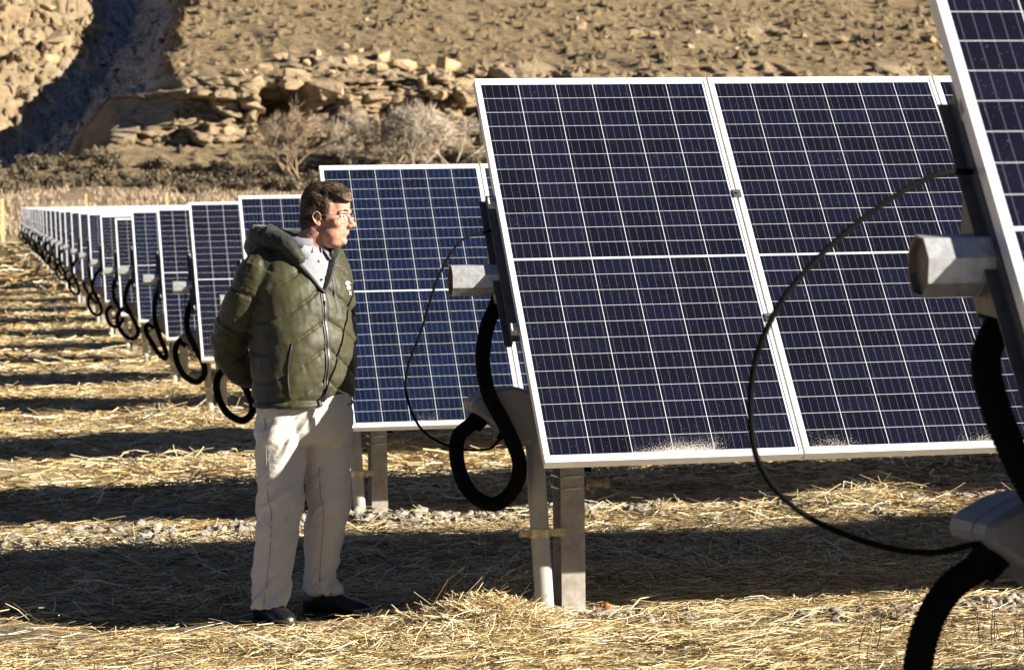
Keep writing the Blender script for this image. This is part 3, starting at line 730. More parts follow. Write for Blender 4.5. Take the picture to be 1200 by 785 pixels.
def fitting_mesh():
    b = MB(); b.tube([(.056, -.04, .585), (.075, -.04, .585), (.08, -.04, .585), (.13, -.04, .587), (.135, -.04, .587), (.155, -.04, .587)], [.034, .036, .022, .021, .028, .027], 12)
    b.tube([(.085, -.04, .56), (.095, -.04, .54)], .014, 8)
    t = [(.112, -.04, .61), (.104, -.04, .64), (.104, -.04, .665), (.115, -.04, .685), (.128, -.04, .665), (.128, -.04, .64), (.12, -.04, .61)]
    b.tube(catmull(t, 5), .0045, 6)
    b.box(.052, .082, -.055, -.02, .63, .72, 1)
    me = b.mesh('earthing_clamp', (M['castiron'], M['rubber'])); me.transform(Matrix.Translation((0, 0, -.04))); return me
FIT = fitting_mesh()
def box_mesh():
    poly = [(-.155, -.500), (-.150, -.482), (-.132, -.466), (-.08, -.440), (-.035, -.428), (.012, -.424), (.055, -.432), (.088, -.450), (.108, -.475), (.120, -.52), (.130, -.655), (.030, -.660), (-.023, -.606), (-.112, -.540), (-.150, -.518)]
    b = MB(); n = len(poly); c = np.mean(poly, 0); P = np.array(poly)
    layers = [(-.105, .93), (-.118, .0)]
    rings = [(-.122, .86), (-.115, .95), (-.10, 1.0), (-.035, 1.0), (-.033, 1.02), (-.02, 1.02), (-.018, 1.0), (.08, 1.0), (.10, .97), (.105, .90)]
    vs = []; fs = []
    for y, k in rings:
        for q in P: qq = c+(q-c)*k; vs.append((qq[0], y, qq[1]))
    for i in range(len(rings)-1):
        for k in range(n): fs.append((i*n+k, i*n+(k+1) % n, (i+1)*n+(k+1) % n, (i+1)*n+k))
    fs.append(list(range(n))); fs.append([(len(rings)-1)*n+k for k in range(n)][::-1])
    b.add(vs, fs); me = b.mesh('inverter_box', (M['box'],))
    me.transform(Matrix.Translation((0, 0, 0))); return me
BOX = box_mesh()
def gland():
    b = MB(); b.tube([(-.105, -.02, -.545), (-.135, -.02, -.580)], [.040, .036], 14)
    b.tube([(-.02, -.05, -.61), (-.035, -.05, -.632)], [.014, .012], 10)
    return b.mesh('cable_gland', (M['rubber'],))
GLAND = gland()
def cable_mesh(pts, r, nm, n=12, sub=8):
    P = catmull(pts, sub); b = MB(); b.tube(P, r, n); return b.mesh(nm, (M['rubber'],), True)
hA = [(-.02, .02, -.04), (-.03, -.02, -.09), (-.085, -.08, -.19), (-.112, -.13, -.32), (-.092, -.15, -.45), (-.025, -.16, -.585), (.026, -.15, -.72), (.006, -.13, -.825), (-.072, -.11, -.885), (-.158, -.09, -.840), (-.203, -.06, -.735), (-.197, -.03, -.625), (-.14, -.02, -.572), (-.10, -.02, -.54)]
hD = [(-.03, .02, -.04), (-.04, -.02, -.09), (-.105, -.08, -.18), (-.105, -.13, -.28), (-.065, -.15, -.39), (.0, -.16, -.52), (.07, -.15, -.70), (.06, -.13, -.90), (-.04, -.11, -1.02), (-.17, -.09, -1.0), (-.24, -.06, -.88), (-.228, -.04, -.75), (-.165, -.02, -.645), (-.05, -.02, -.575)]
hB = [(-.02, .02, -.04), (-.03, -.02, -.10), (-.13, -.08, -.24), (-.17, -.13, -.42), (-.10, -.15, -.62), (.0, -.16, -.84), (.02, -.15, -.98), (-.06, -.13, -1.07), (-.19, -.11, -1.0), (-.27, -.09, -.84), (-.28, -.06, -.68), (-.22, -.03, -.57), (-.15, -.02, -.53), (-.10, -.02, -.54)]
hC = [(-.02, .02, -.04), (-.03, -.02, -.10), (-.07, -.08, -.30), (-.06, -.13, -.48), (.0, -.15, -.68), (.07, -.16, -.86), (.06, -.15, -.94), (-.02, -.13, -.88), (-.10, -.11, -.76), (-.17, -.09, -.64), (-.18, -.06, -.56), (-.15, -.03, -.53), (-.13, -.02, -.53), (-.10, -.02, -.54)]
def ribbed(pts, r):
    P = catmull(pts, 30); k = len(P); rr = r*(1+.055*np.where(np.arange(k) % 3 == 0, -1, .5)); b = MB(); b.tube(P, rr, 14); return b.mesh('corrugated_hose', (M['rubber'],), True)
hB = [(x*.9, y, z if z > -.4 else -.4+(z+.4)*.80) for x, y, z in hB]
HOSE = [ribbed(h, .0295) for h in (hA, hD, hB, hC)]
cA = [(-.02, .10, .20), (-.055, .08, .19), (-.17, .0, .155), (-.27, -.06, .02), (-.35, -.1, -.195), (-.41, -.12, -.345), (-.412, -.12, -.46), (-.35, -.12, -.59), (-.22, -.11, -.66), (-.09, -.09, -.668), (-.035, -.05, -.635)]
cD = [(.0, .10, .20), (-.05, .08, .19), (-.19, .0, .175), (-.36, -.06, .085), (-.50, -.1, -.03), (-.572, -.12, -.135), (-.598, -.12, -.245), (-.585, -.12, -.37), (-.51, -.12, -.465), (-.38, -.12, -.53), (-.24, -.11, -.56), (-.11, -.07, -.55), (-.02, -.05, -.58)]
cB = [(-.02, .10, .20), (-.05, .08, .12), (-.09, .0, -.1), (-.10, -.06, -.3), (-.09, -.1, -.5), (-.07, -.12, -.62), (-.04, -.05, -.635)]
CABLE = [cable_mesh(c, r, 'thin_cable', 8) for c, r in ((cA, .0052), (cD, .0062), (cB, .005))]

ORD = ['nearest', 'second', 'third', 'fourth', 'fifth', 'sixth', 'seventh', 'eighth', 'ninth', 'tenth', 'eleventh', 'twelfth', 'thirteenth', 'fourteenth', 'fifteenth', 'sixteenth']
LAB = {1: 'nearest solar tracker row, out of focus and cut off by the right edge',
       2: 'sharpest solar tracker row right of the man, its two large panels filling the picture',
       3: 'blue solar tracker row directly behind the man, one panel showing',
       4: 'solar tracker row whose panel edge shows just left of the man\'s head',
       5: 'fifth solar tracker row, its post feet just left of the man\'s elbow'}
def tracker(n):
    i = n-1; yb = Y1+SP*i; tau = R(TAU[i]); tz = TZ[i]
    xe = XE+DX[i]
    root = bpy.data.objects.new('solar_tracker', None); COL.objects.link(root)
    # tilt frame: panel outer face centre is .12 from the tube axis
    py = yb+.12*math.sin(tau)
    root.location = (xe+.255, py, tz-H); ox = -.255
    if n in LAB: lab = LAB[n]
    elif n <= 16: lab = '%s solar tracker row counting back from the camera, at the left' % ORD[n-1]
    else: lab = 'tiny blurred solar tracker row near the far end of the line'
    tag(root, lab, 'solar tracker', 'solar tracker rows standing one behind another')
    slope = -math.atan(SIG)
    Mt = Matrix.Translation((ox, 0, H)) @ Matrix.Rotation(slope, 4, 'Y') @ Matrix.Rotation(tau, 4, 'X')
    def put(name, me, M_, par=root):
        o = bpy.data.objects.new(name, me); COL.objects.link(o); o.parent = par; o.matrix_local = M_; return o
    pdx = -.075 if n == 1 else 0
    put('torque_tube', TUBE, Mt)
    tint = {1: (1, .9, 1), 2: (1, .95, 1.05), 3: (.85, 1.45, 1.9), 4: (.9, 1.3, 1.5)}.get(n, [(1, 1, 1.1), (.9, 1.35, 1.6), (1, 1.05, 1.1)][(n*7) % 3])
    for k in range(NP_):
        p = put('solar_panel', PANEL, Mt @ Matrix.Translation((k*PIT+pdx, 0, .12))); p.color = tint+(1,)
        f = put('panel_frame', FRAME, Matrix.Identity(4), p)
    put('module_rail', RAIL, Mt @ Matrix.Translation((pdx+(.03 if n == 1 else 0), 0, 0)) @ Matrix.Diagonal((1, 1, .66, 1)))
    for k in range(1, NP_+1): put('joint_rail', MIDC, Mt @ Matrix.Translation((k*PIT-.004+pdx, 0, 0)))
    for k, px_ in enumerate((0., 6.3, 12.6)):
        po = put('steel_post', POST, Matrix.Translation((px_, 0, 0)))
        put('bearing', BEAR, Matrix.Translation((px_, 0, H)))
        if k == 0:
            if n < 8: put('wire_hoop', HOOP, Matrix.Identity(4), po); put('earthing_clamp', FIT, Matrix.Identity(4), po)
    pi = put('conduit_pipe', PIPE, Matrix.Identity(4))
    if n < 8: put('pipe_strap', STRAP, Matrix.Identity(4), pi)
    bx = put('inverter_box', BOX, Matrix.Translation((ox+(.035 if n == 1 else 0), 0, H-(.03 if n == 1 else 0))))
    if n < 8: put('cable_gland', GLAND, Matrix.Translation((ox, 0, H)), bx).matrix_local = Matrix.Identity(4)
    hi_ = {1: 1, 2: 0, 3: 0, 4: 2, 5: 2, 6: 3, 7: 2}.get(n, (0, 2, 3, 2)[n % 4])
    sh = Matrix.Translation((ox, 0, H))
    if n > 4: sh = sh @ Matrix.Rotation(.5*math.sin(n*2.7), 4, 'Z')
    put('corrugated_hose', HOSE[hi_], sh)
    if n < 8: put('thin_cable', CABLE[{1: 1, 2: 0, 3: 0}.get(n, 2)], Matrix.Translation((ox, 0, H)))
for n in RN: tracker(int(n))
# ------------------------------------------------------------------ the man
MROT = -.1127
MAN = (1.207, 10.66)
man = bpy.data.objects.new('person', None); COL.objects.link(man)
man.location = (MAN[0], MAN[1], float(gz(*MAN))); man.rotation_euler = (0, 0, MROT); man.scale = (1.03, 1.03, 1.03)
tag(man, 'man in quilted olive jacket and pale khaki trousers looking right, hands behind his back', 'person')
TC = np.array([.030, .02]); TF = np.array([.545, -.8384]); TL = np.array([.8384, .545])
def tw(a, b, z):  # torso frame -> man frame
    a = np.asarray(a, float); b = np.asarray(b, float)
    return np.stack([TC[0]+a*TL[0]+b*TF[0], TC[1]+a*TL[1]+b*TF[1], np.asarray(z, float)+0*a], -1)
def ti(P):
    q = P[:, :2]-TC; return q@TL, q@TF
def loft(secs, n=44, p=2.3, frame=tw):
    """secs: (z, a0, b0, ra, rb)"""
    vs = []
    for (z, a0, b0, ra, rb) in secs:
        th = np.linspace(0, 2*math.pi, n, endpoint=False); c, s_ = np.cos(th), np.sin(th)
        vs.append(frame(a0+ra*np.sign(c)*np.abs(c)**(2/p), b0+rb*np.sign(s_)*np.abs(s_)**(2/p), z+0*c))
    vs = np.concatenate(vs); m = len(secs)
    fs = [(i*n+k, i*n+(k+1) % n, (i+1)*n+(k+1) % n, (i+1)*n+k) for i in range(m-1) for k in range(n)]
    fs.append(list(range(n))[::-1]); fs.append([(m-1)*n+k for k in range(n)])
    return vs, fs
def interp_secs(S, m=24):
    S = np.array(S, float); t = np.linspace(0, len(S)-1, m); P = catmull(S, 6); u = np.linspace(0, len(P)-1, m)
    return [P[int(round(k))] for k in u]
def remesh(mb, vox, it=6, fac=.6):
    me = mesh_np('tmp', mb.v, mb.f)
    bm = bmesh.new(); bm.from_mesh(me)
    bmesh.ops.recalc_face_normals(bm, faces=bm.faces[:]); bm.to_mesh(me); bm.free()
    o = bpy.data.objects.new('tmp', me); COL.objects.link(o)
    r = o.modifiers.new('r', 'REMESH'); r.mode = 'VOXEL'; r.voxel_size = vox; r.use_smooth_shade = True
    if it: s_ = o.modifiers.new('s', 'SMOOTH'); s_.factor = fac; s_.iterations = it
    dg = bpy.context.evaluated_depsgraph_get(); dg.update()
    out = bpy.data.meshes.new_from_object(o.evaluated_get(dg)); bpy.data.objects.remove(o); bpy.data.meshes.remove(me)
    return out
def getv(me):
    a = np.empty(len(me.vertices)*3, np.float32); me.vertices.foreach_get('co', a); return a.reshape(-1, 3).astype(float)
def getn(me):
    a = np.empty(len(me.vertices)*3, np.float32); me.vertex_normals.foreach_get('vector', a); return a.reshape(-1, 3).astype(float)
def setv(me, V): me.vertices.foreach_set('co', V.astype(np.float32).ravel()); me.update()
def smoothall(me): me.polygons.foreach_set('use_smooth', np.ones(len(me.polygons), bool))

# head frame
BH = R(20); HO = np.array([.127, -.03, 1.571]); PH = R(1.5)
hF = np.array([math.cos(BH)*math.cos(PH), -math.sin(BH)*math.cos(PH), -math.sin(PH)])
hS = np.array([math.sin(BH), math.cos(BH), 0.]); hU = np.cross(hS, hF); hU = hU if hU[2] > 0 else -hU
HB = np.stack([hS, hF, hU])     # rows
def hw(p): return np.asarray(p, float)@HB+HO
def hell(mb, c, r, n=24, tilt=None):
    v, f = ellipsoid((0, 0, 0), r, n); 
    if tilt is not None: v = v@np.array(Matrix.Rotation(tilt[0], 3, tilt[1])).T
    mb.add(hw(v+np.array(c)), f)
def hcap(mb, pts, rs, n=14):
    P = catmull(pts, 5); rr = np.interp(np.linspace(0, 1, len(P)), np.linspace(0, 1, len(rs)), rs)
    mb.tube(hw(P), rr, n)
    for q, r_ in ((P[0], rs[0]), (P[-1], rs[-1])): hell(mb, q, (r_,)*3, 12)

def cap(mb, pts, rs, n=16, sub=5, sy=1.0):
    P = catmull(pts, sub); rr = np.interp(np.linspace(0, 1, len(P)), np.linspace(0, 1, len(rs)), rs)
    mb.tube(P, rr, n, sy=sy)
    for q, r_ in ((P[0], rs[0]), (P[-1], rs[-1])): v, f = ellipsoid(q, (r_*.98,)*3, 14); mb.add(v, f)

# ---- body (head, neck, trunk, arms with hands, legs) as one skin
b = MB()
hell(b, (0, -.006, .032), (.074, .094, .090)); hell(b, (0, .040, -.025), (.059, .054, .085)); hell(b, (0, .030, -.073), (.056, .052, .038))
hell(b, (0, .055, .045), (.055, .040, .045))
hell(b, (0, .070, -.094), (.022, .018, .016)); hell(b, (0, .03, -.098), (.044, .048, .024)); hell(b, (0, .062, -.060), (.031, .028, .030))
hcap(b, [(0, .088, .010), (0, .099, -.012), (0, .112, -.030)], [.0085, .0100, .0125])
hell(b, (.011, .101, -.036), (.0085, .011, .0085)); hell(b, (-.011, .101, -.036), (.0085, .011, .0085))
hcap(b, [(-.042, .072, .016), (-.02, .086, .020), (0, .087, .018), (.02, .086, .020), (.042, .072, .016)], [.010, .012, .011, .012, .010])
for s_ in (-1, 1):
    hell(b, (s_*.040, .056, -.024), (.024, .026, .024)); hell(b, (s_*.042, .032, -.062), (.019, .036, .030))
    hell(b, (s_*.0755, -.006, -.010), (.0055, .0135, .024), tilt=(R(-12), 'X'))
    ear = [(s_*.080, .007, -.012), (s_*.082, .007, .003), (s_*.085, .002, .014), (s_*.088, -.010, .018), (s_*.089, -.021, .008), (s_*.087, -.021, -.009), (s_*.083, -.013, -.026), (s_*.078, .000, -.036), (s_*.077, .004, -.028)]
    hcap(b, ear, [.0036]*4, 8)
hcap(b, [(-.020, .083, -.0515), (0, .0915, -.0495), (.020, .083, -.0515)], [.0035, .0062, .0035], 8)
hcap(b, [(-.018, .082, -.0615), (0, .0895, -.0625), (.018, .082, -.0615)], [.0035, .0070, .0035], 8)
nk = hw((0, -.022, -.055)); cap(b, [nk, (.070, -.01, 1.47), (.045, .005, 1.40)], [.060, .062, .072], 20)
for z, ra, rb in ((1.36, .15, .09), (1.22, .16, .11), (1.06, .16, .11), (.92, .155, .11)):
    v, f = ellipsoid(tw(0, 0, z), (ra, rb, .13), 24, rotz=math.atan2(TL[1], TL[0])); b.add(v, f)
hips = {}
# arms: right = nearer the camera (image left)
armR = [tw(-.165, -.025, 1.385), tw(-.215, -.065, 1.25), tw(-.228, -.165, 1.09), tw(-.145, -.235, .985), tw(-.045, -.262, .940)]
armL = [tw(.148, -.02, 1.385), tw(.185, -.06, 1.24), tw(.222, -.13, 1.06), tw(.195, -.205, .955), tw(.125, -.250, .925)]
for A in (armR, armL): cap(b, A, [.052, .046, .038, .034, .026], 14, 6)
def hand(base, dirv, side, flip=1):
    d = np.array(dirv, float); d /= np.linalg.norm(d); s_ = np.array(side, float); s_ -= d*np.dot(s_, d); s_ /= np.linalg.norm(s_); nrm = np.cross(d, s_)*flip
    W_ = lambda u, v, w: base+d*u+s_*v+nrm*w
    cap(b, [W_(0, 0, 0), W_(.045, 0, 0), W_(.085, .002, .002)], [.026, .034, .030], 14, 5, sy=.5)
    for i, (o, L) in enumerate(((-.030, .072), (-.010, .082), (.011, .078), (.030, .062))):
        cap(b, [W_(.070, o*.85, 0), W_(.088, o, .0), W_(.088+L*.45, o*1.1, .014), W_(.088+L*.72, o*1.05, .034), W_(.088+L*.68, o, .052)], [.0098, .0095, .0085, .0075], 8, 4)
    cap(b, [W_(.015, -.024, .004), W_(.045, -.045, .016), W_(.070, -.050, .034), W_(.088, -.040, .048)], [.013, .0115, .010, .0085], 8, 4)
hand(tw(-.035, -.255, .935), tw(1, -.12, 0)-tw(0, 0, 0)+np.array([0, 0, -.10]), (0, 0, 1), 1)
hand(tw(.120, -.285, .915), tw(-1, -.15, 0)-tw(0, 0, 0)+np.array([0, 0, -.25]), (0, 0, 1), -1)
RL = [(-.045, .02, .86), (-.055, -.01, .70), (-.062, -.05, .46), (-.085, -.06, .28), (-.116, -.07, .075)]
LL = [(.105, .05, .86), (.115, .06, .68), (.105, .08, .46), (.092, .12, .26), (.095, .15, .085)]
for A in (RL, LL): cap(b, A, [.085, .075, .055, .050, .036], 16, 6)
for (x0, y0), (dx, dy) in (((-.125, -.045), (.34, -.94)), ((.085, .155), (.86, -.51))):
    l = math.hypot(dx, dy); cap(b, [(x0, y0, .05), (x0+dx/l*.08, y0+dy/l*.08, .038), (x0+dx/l*.17, y0+dy/l*.17, .030)], [.026, .022, .016], 12)
bme = remesh(b, .0032, 7, .55)
V = getv(bme); N = getn(bme)
# wrinkles and skin irregularity on the face
hl = (V-HO)@HB.T
onface = (V[:, 2] > 1.40)
V = V+N*(onface*(.0009*fbm(hl[:, 0]*70, hl[:, 1]*70, hl[:, 2]*70, 3, 5)-.0018*np.exp(-((np.abs(hl[:, 0])-(.026+.0)-.35*np.clip(-.035-hl[:, 2], 0, .04))/.0035)**2)*sstep(-.075, -.05, hl[:, 2])*sstep(-.03, -.04, hl[:, 2])*(hl[:, 1] > .05)))[:, None]
# eye sockets
for s_ in (-1, 1):
    e = hl-np.array([s_*.031, .083, .002]); V = V-hF*(.011*np.exp(-(e[:, 0]/.015)**2-(e[:, 2]/.010)**2-(e[:, 1]/.03)**2))[:, None]
setv(bme, V); smoothall(bme)
s = NT('skin'); o_ = s.obj()
c = s.ramp(s.noise(o_, 38, 5, .6), [(.3, (.42, .20, .13)), (.55, (.49, .26, .18)), (.75, (.53, .30, .22))])
s.p(Base_Color=c, Roughness=.48, Subsurface_Weight=.06); s.b.inputs['Subsurface Radius'].default_value = (.012, .004, .002); s.bump(s.noise(o_, 420, 3), .25, .0008)
bme.materials.clear(); bme.materials.append(s.mat); link('body', bme, man)
bodyBVH = BVHTree.FromPolygons([tuple(v) for v in V], [tuple(p.vertices) for p in bme.polygons])
# eyes
M['eye'] = simple('eye_white', (.62, .56, .52), .25); M['iris'] = simple('dark_iris', (.03, .022, .018), .2)
for s_ in (-1, 1):
    b = MB(); v, f = ellipsoid((0, 0, 0), (.0118,)*3, 16)
    c0 = np.array([s_*.031, .0725, .001]); b.add(hw(v+c0), f, 0)
    v, f = ellipsoid((0, 0, 0), (.0055, .002, .0055), 12); b.add(hw(v+c0+np.array([0, .0112, 0])), f, 1)
    b.build('eye', (M['eye'], M['iris']), man, True)
    b = MB(); hcapp = [(s_*.014, .0945, .0195), (s_*.030, .0925, .0255), (s_*.048, .077, .022)]
    b.tube(hw(catmull(hcapp, 6)), [.003]*3+[.0042]*6+[.002]*4, 8); b.build('eyebrow', simple('brow_hair', (.05, .032, .02), .8), man, True)
# hair
b = MB()
hell(b, (0, -.018, .046), (.080, .084, .088), 36); hell(b, (0, .018, .078), (.071, .072, .055), 30)
hell(b, (0, -.058, -.008), (.066, .048, .066), 30)
hell(b, (-.010, .060, .086), (.060, .046, .024), 24, tilt=(R(-14), 'X')); hell(b, (-.022, .078, .073), (.040, .034, .017), 20, tilt=(R(-25), 'X'))
hell(b, (.03, .058, .088), (.040, .036, .026), 20, tilt=(R(-15), 'X'))
for s_ in (-1, 1):
    hell(b, (s_*.068, .020, .028), (.011, .022, .036), 16); hell(b, (s_*.069, .024, .002), (.0075, .010, .020), 12)
    hell(b, (s_*.066, -.036, .010), (.014, .034, .048), 16)
hme = remesh(b, .003, 5, .5); V = getv(hme); N = getn(hme); hl = (V-HO)@HB.T
# combed strands: swept forward and over from a side parting
q1 = hl[:, 0]*1.0+hl[:, 2]*.55-hl[:, 1]*.35; q2 = hl[:, 2]+hl[:, 1]*.45
st = fbm(q2*150, q1*16, hl[:, 0]*12, 3, 3)
V = V+N*(.0030*st+.0012*vnoise(hl[:, 0]*40, hl[:, 1]*40, hl[:, 2]*40, 9))[:, None]
setv(hme, V); smoothall(hme)
at = hme.attributes.new('rnd', 'FLOAT', 'POINT'); at.data.foreach_set('value', np.clip(.5+.9*fbm(q2*230, q1*12, hl[:, 0]*8, 2, 17), 0, 1).astype(np.float32))
s = NT('brown_greying_hair'); s.p(Base_Color=s.ramp(s.attr('rnd'), [(.1, (.012, .008, .006)), (.5, (.060, .038, .024)), (.78, (.15, .10, .07)), (1, (.36, .29, .22))]), Roughness=.6, Specular_IOR_Level=.3)
hme.materials.clear(); hme.materials.append(s.mat); hair_o = link('hair', hme, man)
hbv = BVHTree.FromPolygons([tuple(v) for v in V], [tuple(p.vertices) for p in hme.polygons])
# loose locks laid over the hair surface
b = MB(); r_ = random.Random(4)
for k in range(2000):
    sx = r_.uniform(-.075, .06); fy = r_.uniform(-.09, .06); L = r_.uniform(.03, .06); pts = []
    for t in np.linspace(0, 1, 6):
        p = np.array([sx-.25*L*t*(1 if sx < 0 else -.5), fy+L*t, .0]); 
        o0 = Vector(hw((p[0]*1.9, p[1]*1.4, .30))); tgt = Vector(hw((p[0]*.9, p[1]*.8, .03)))
        h = hbv.ray_cast(o0, (tgt-o0).normalized())
        if h[0] is None: break
        pts.append(np.array(h[0])+np.array(h[1])*(.0016+.002*math.sin(t*3)))
    if len(pts) == 6: b.tube(pts, [.0006, .0011, .0011, .0010, .0007, .0003], 4)
    # side locks running down behind and above the ear
for k in range(1400):
    s_ = r_.choice((-1, -1, 1)); fy = r_.uniform(-.10, .04); uz = r_.uniform(.02, .115); L = r_.uniform(.03, .055); pts = []
    for t in np.linspace(0, 1, 5):
        o0 = Vector(hw((s_*.3, (fy-.012*t)*1.5, uz-L*t))); tgt = Vector(hw((0, (fy-.012*t)*.6, uz-L*t)))
        h = hbv.ray_cast(o0, (tgt-o0).normalized())
        if h[0] is None: break
        pts.append(np.array(h[0])+np.array(h[1])*(.0014+.0015*math.sin(t*3)))
    if len(pts) == 5: b.tube(pts, [.0006, .0010, .0010, .0008, .0003], 4)
lk = b.build('hair_lock', s.mat, hair_o, True); at = lk.data.attributes.new('rnd', 'FLOAT', 'POINT')
at.data.foreach_set('value', np.clip(.45+.5*vnoise(getv(lk.data)[:, 0]*170, getv(lk.data)[:, 1]*170, getv(lk.data)[:, 2]*170), 0, 1).astype(np.float32)); lk['kind'] = 'stuff'
# glasses
M['frame'] = simple('silver_wire_frame', (.75, .72, .66), .22, .9)
g_ = NT('spectacle_lens'); g_.p(Base_Color=(1, 1, 1), Roughness=.02, Transmission_Weight=1.0, IOR=1.06, Alpha=.25)
b = MB(); gp = MB()
for s_ in (-1, 1):
    ring = [(s_*.032+.0235*math.cos(a), .103-.010*abs(math.cos(a))*(1 if math.cos(a)*s_ > 0 else 0), -.003+.0165*math.sin(a)) for a in np.linspace(0, 2*math.pi, 25)]
    b.tube(hw(ring), .0009, 6, False)
    gp.add(hw(np.array(ring[:-1])), [list(range(24))])
    b.tube(hw([(s_*.0545, .094, .004), (s_*.070, .085, .006), (s_*.082, .040, .006), (s_*.086, .0, .006)]), .0011, 6)
    b.tube(hw([(s_*.012, .102, -.008), (s_*.009, .097, -.014)]), .0016, 6)
b.tube(hw(catmull([(-.0095, .103, .002), (0, .107, .005), (.0095, .103, .002)], 5)), .0010, 6)
gl = b.build('glasses', M['frame'], man, True); gp.build('lens', g_.mat, gl)

# ---- shirt
s = NT('pale_shirt_cloth'); o_ = s.obj(); s.p(Base_Color=s.ramp(s.noise(o_, 60, 3), [(.3, (.20, .21, .24)), (.7, (.27, .27, .29))]), Roughness=.8); s.bump(s.noise(o_, 26, 4), .4, .006); M['shirt'] = s.mat
b = MB(); v, f = loft(interp_secs([(1.06, 0, .01, .17, .145), (1.2, 0, .01, .17, .143), (1.3, 0, .01, .165, .133), (1.38, 0, .012, .14, .112), (1.43, 0, .022, .105, .088), (1.465, 0, .032, .074, .070)], 20), 40); b.add(v, f)
sme = remesh(b, .006, 4); V = getv(sme); N = getn(sme); V = V+N*(.004*fbm(V[:, 0]*14, V[:, 1]*14, V[:, 2]*9, 3, 8))[:, None]; setv(sme, V); smoothall(sme)
sme.materials.clear(); sme.materials.append(M['shirt']); shirt = link('shirt', sme, man)
b = MB()
# collar stand
cs = []; n = 26
for z, r0 in ((1.445, .082), (1.498, .080), (1.498, .076), (1.445, .077)):
    cs.append([tw(r0*1.02*math.sin(t), .034+r0*math.cos(t), z+.012*(-math.cos(t))) for t in np.linspace(.22, 2*math.pi-.22, n)])
vs = [p for ring in cs for p in ring]; fs = [(i*n+k, i*n+k+1, ((i+1) % 4)*n+k+1, ((i+1) % 4)*n+k) for i in range(4) for k in range(n-1)]; b.add(vs, fs)
for s_ in (-1, 1):  # folded flaps
    q = [tw(s_*.014, .110, 1.468), tw(s_*.052, .128, 1.405), tw(s_*.098, .085, 1.43), tw(s_*.088, .02, 1.475), tw(s_*.076, .034, 1.503), tw(s_*.048, .086, 1.488)]
    off = np.array([TF[0], TF[1], .2])*.004
    b.add(q+[p-off for p in q], [list(range(6)), list(range(11, 5, -1))]+[(i, i+6, (i+1) % 6+6, (i+1) % 6) for i in range(6)])
b.build('collar', M['shirt'], shirt, True)
b = MB()
for z in (1.40, 1.33): v, f = ellipsoid(tw(.004, {1.40: .1235, 1.33: .1440}[z], z), (.005, .005, .005), 10); b.add(v, f)
b.build('button', simple('shirt_button', (.55, .52, .45), .3), shirt, True)

# ---- jacket
b = MB()
J = [(.832, 0, -.002, .196, .152), (.87, 0, 0, .202, .157), (.95, 0, .006, .209, .162), (1.07, 0, .010, .213, .164), (1.2, 0, .006, .212, .158), (1.31, 0, .0, .210, .146), (1.385, 0, -.005, .196, .128), (1.43, 0, 0, .150, .108), (1.468, 0, .01, .108, .098)]
v, f = loft(interp_secs(J, 36), 60, 2.35); b.add(v, f)
cap(b, armR, [.080, .077, .070, .058, .046], 22, 8); cap(b, armL, [.080, .077, .070, .058, .046], 22, 8)
jme = remesh(b, .0058, 8, .6); V = getv(jme); N = getn(jme); a_, b_ = ti(V); z = V[:, 2]
def armdist(A):
    P = catmull(A, 10); d = np.full(len(V), 9.); tpar = np.zeros(len(V))
    for i, p in enumerate(P):
        dd = np.linalg.norm(V-p, axis=1); k = dd < d; d = np.where(k, dd, d); tpar = np.where(k, i/len(P), tpar)
    return d, tpar
dR, tR = armdist(armR); dL, tL = armdist(armL)
r_out = np.minimum(dR, dL)
insl = sstep(.165, .20, np.abs(a_)+.9*np.clip(-b_-.12, 0, .2)*2)*sstep(.125, .10, r_out)
# quilting: chevrons on the trunk, rings round the sleeves
warpn = .016*fbm(V[:, 0]*6, V[:, 1]*6, V[:, 2]*6, 2, 3)
q = (z+.62*np.abs(a_)+warpn)/.118
fr = np.abs(q-np.round(q)); groove = np.exp(-(fr/.045)**2); puff = np.sqrt(np.clip(fr*2, 0, 1))
tt_ = np.where(dR < dL, tR, tL); q2 = (tt_*5.4+warpn*5)
fr2 = np.abs(q2-np.round(q2)); groove2 = np.exp(-(fr2/.05)**2); puff2 = np.sqrt(np.clip(fr2*2, 0, 1))
dsp = (1-insl)*(.0055*(puff-.5)-.006*groove)+insl*(.007*(puff2-.5)-.006*groove2)
# folds
fold = fbm(V[:, 0]*9+3*warpn, V[:, 1]*9, V[:, 2]*15, 4, 19); ridged = 1-np.abs(fbm(V[:, 0]*8, V[:, 1]*8, V[:, 2]*17, 3, 27))*3
elb = np.exp(-((tR-.5)/.16)**2)*(dR < .12)+np.exp(-((tL-.5)/.16)**2)*(dL < .12)
dsp = dsp+.0055*fold+.0035*np.clip(ridged, -1, 1)*(.3+elb)+.008*elb*np.sin(z*95+a_*30)*.5
hemz = np.exp(-((z-.862)/.010)**2); dsp = dsp-.010*hemz*(1-insl)+.004*np.exp(-((z-.845)/.01)**2)*(1-insl)
dsp = dsp+.0028*vnoise(a_*75+z*20, z*14, b_*20, 77)*np.exp(-(fr/.20)**2)*(1-insl)+.0028*vnoise(tt_*30, a_*60, b_*60, 78)*np.exp(-(fr2/.2)**2)*insl+.0022*fbm(V[:, 0]*34, V[:, 1]*34, V[:, 2]*22, 2, 79)
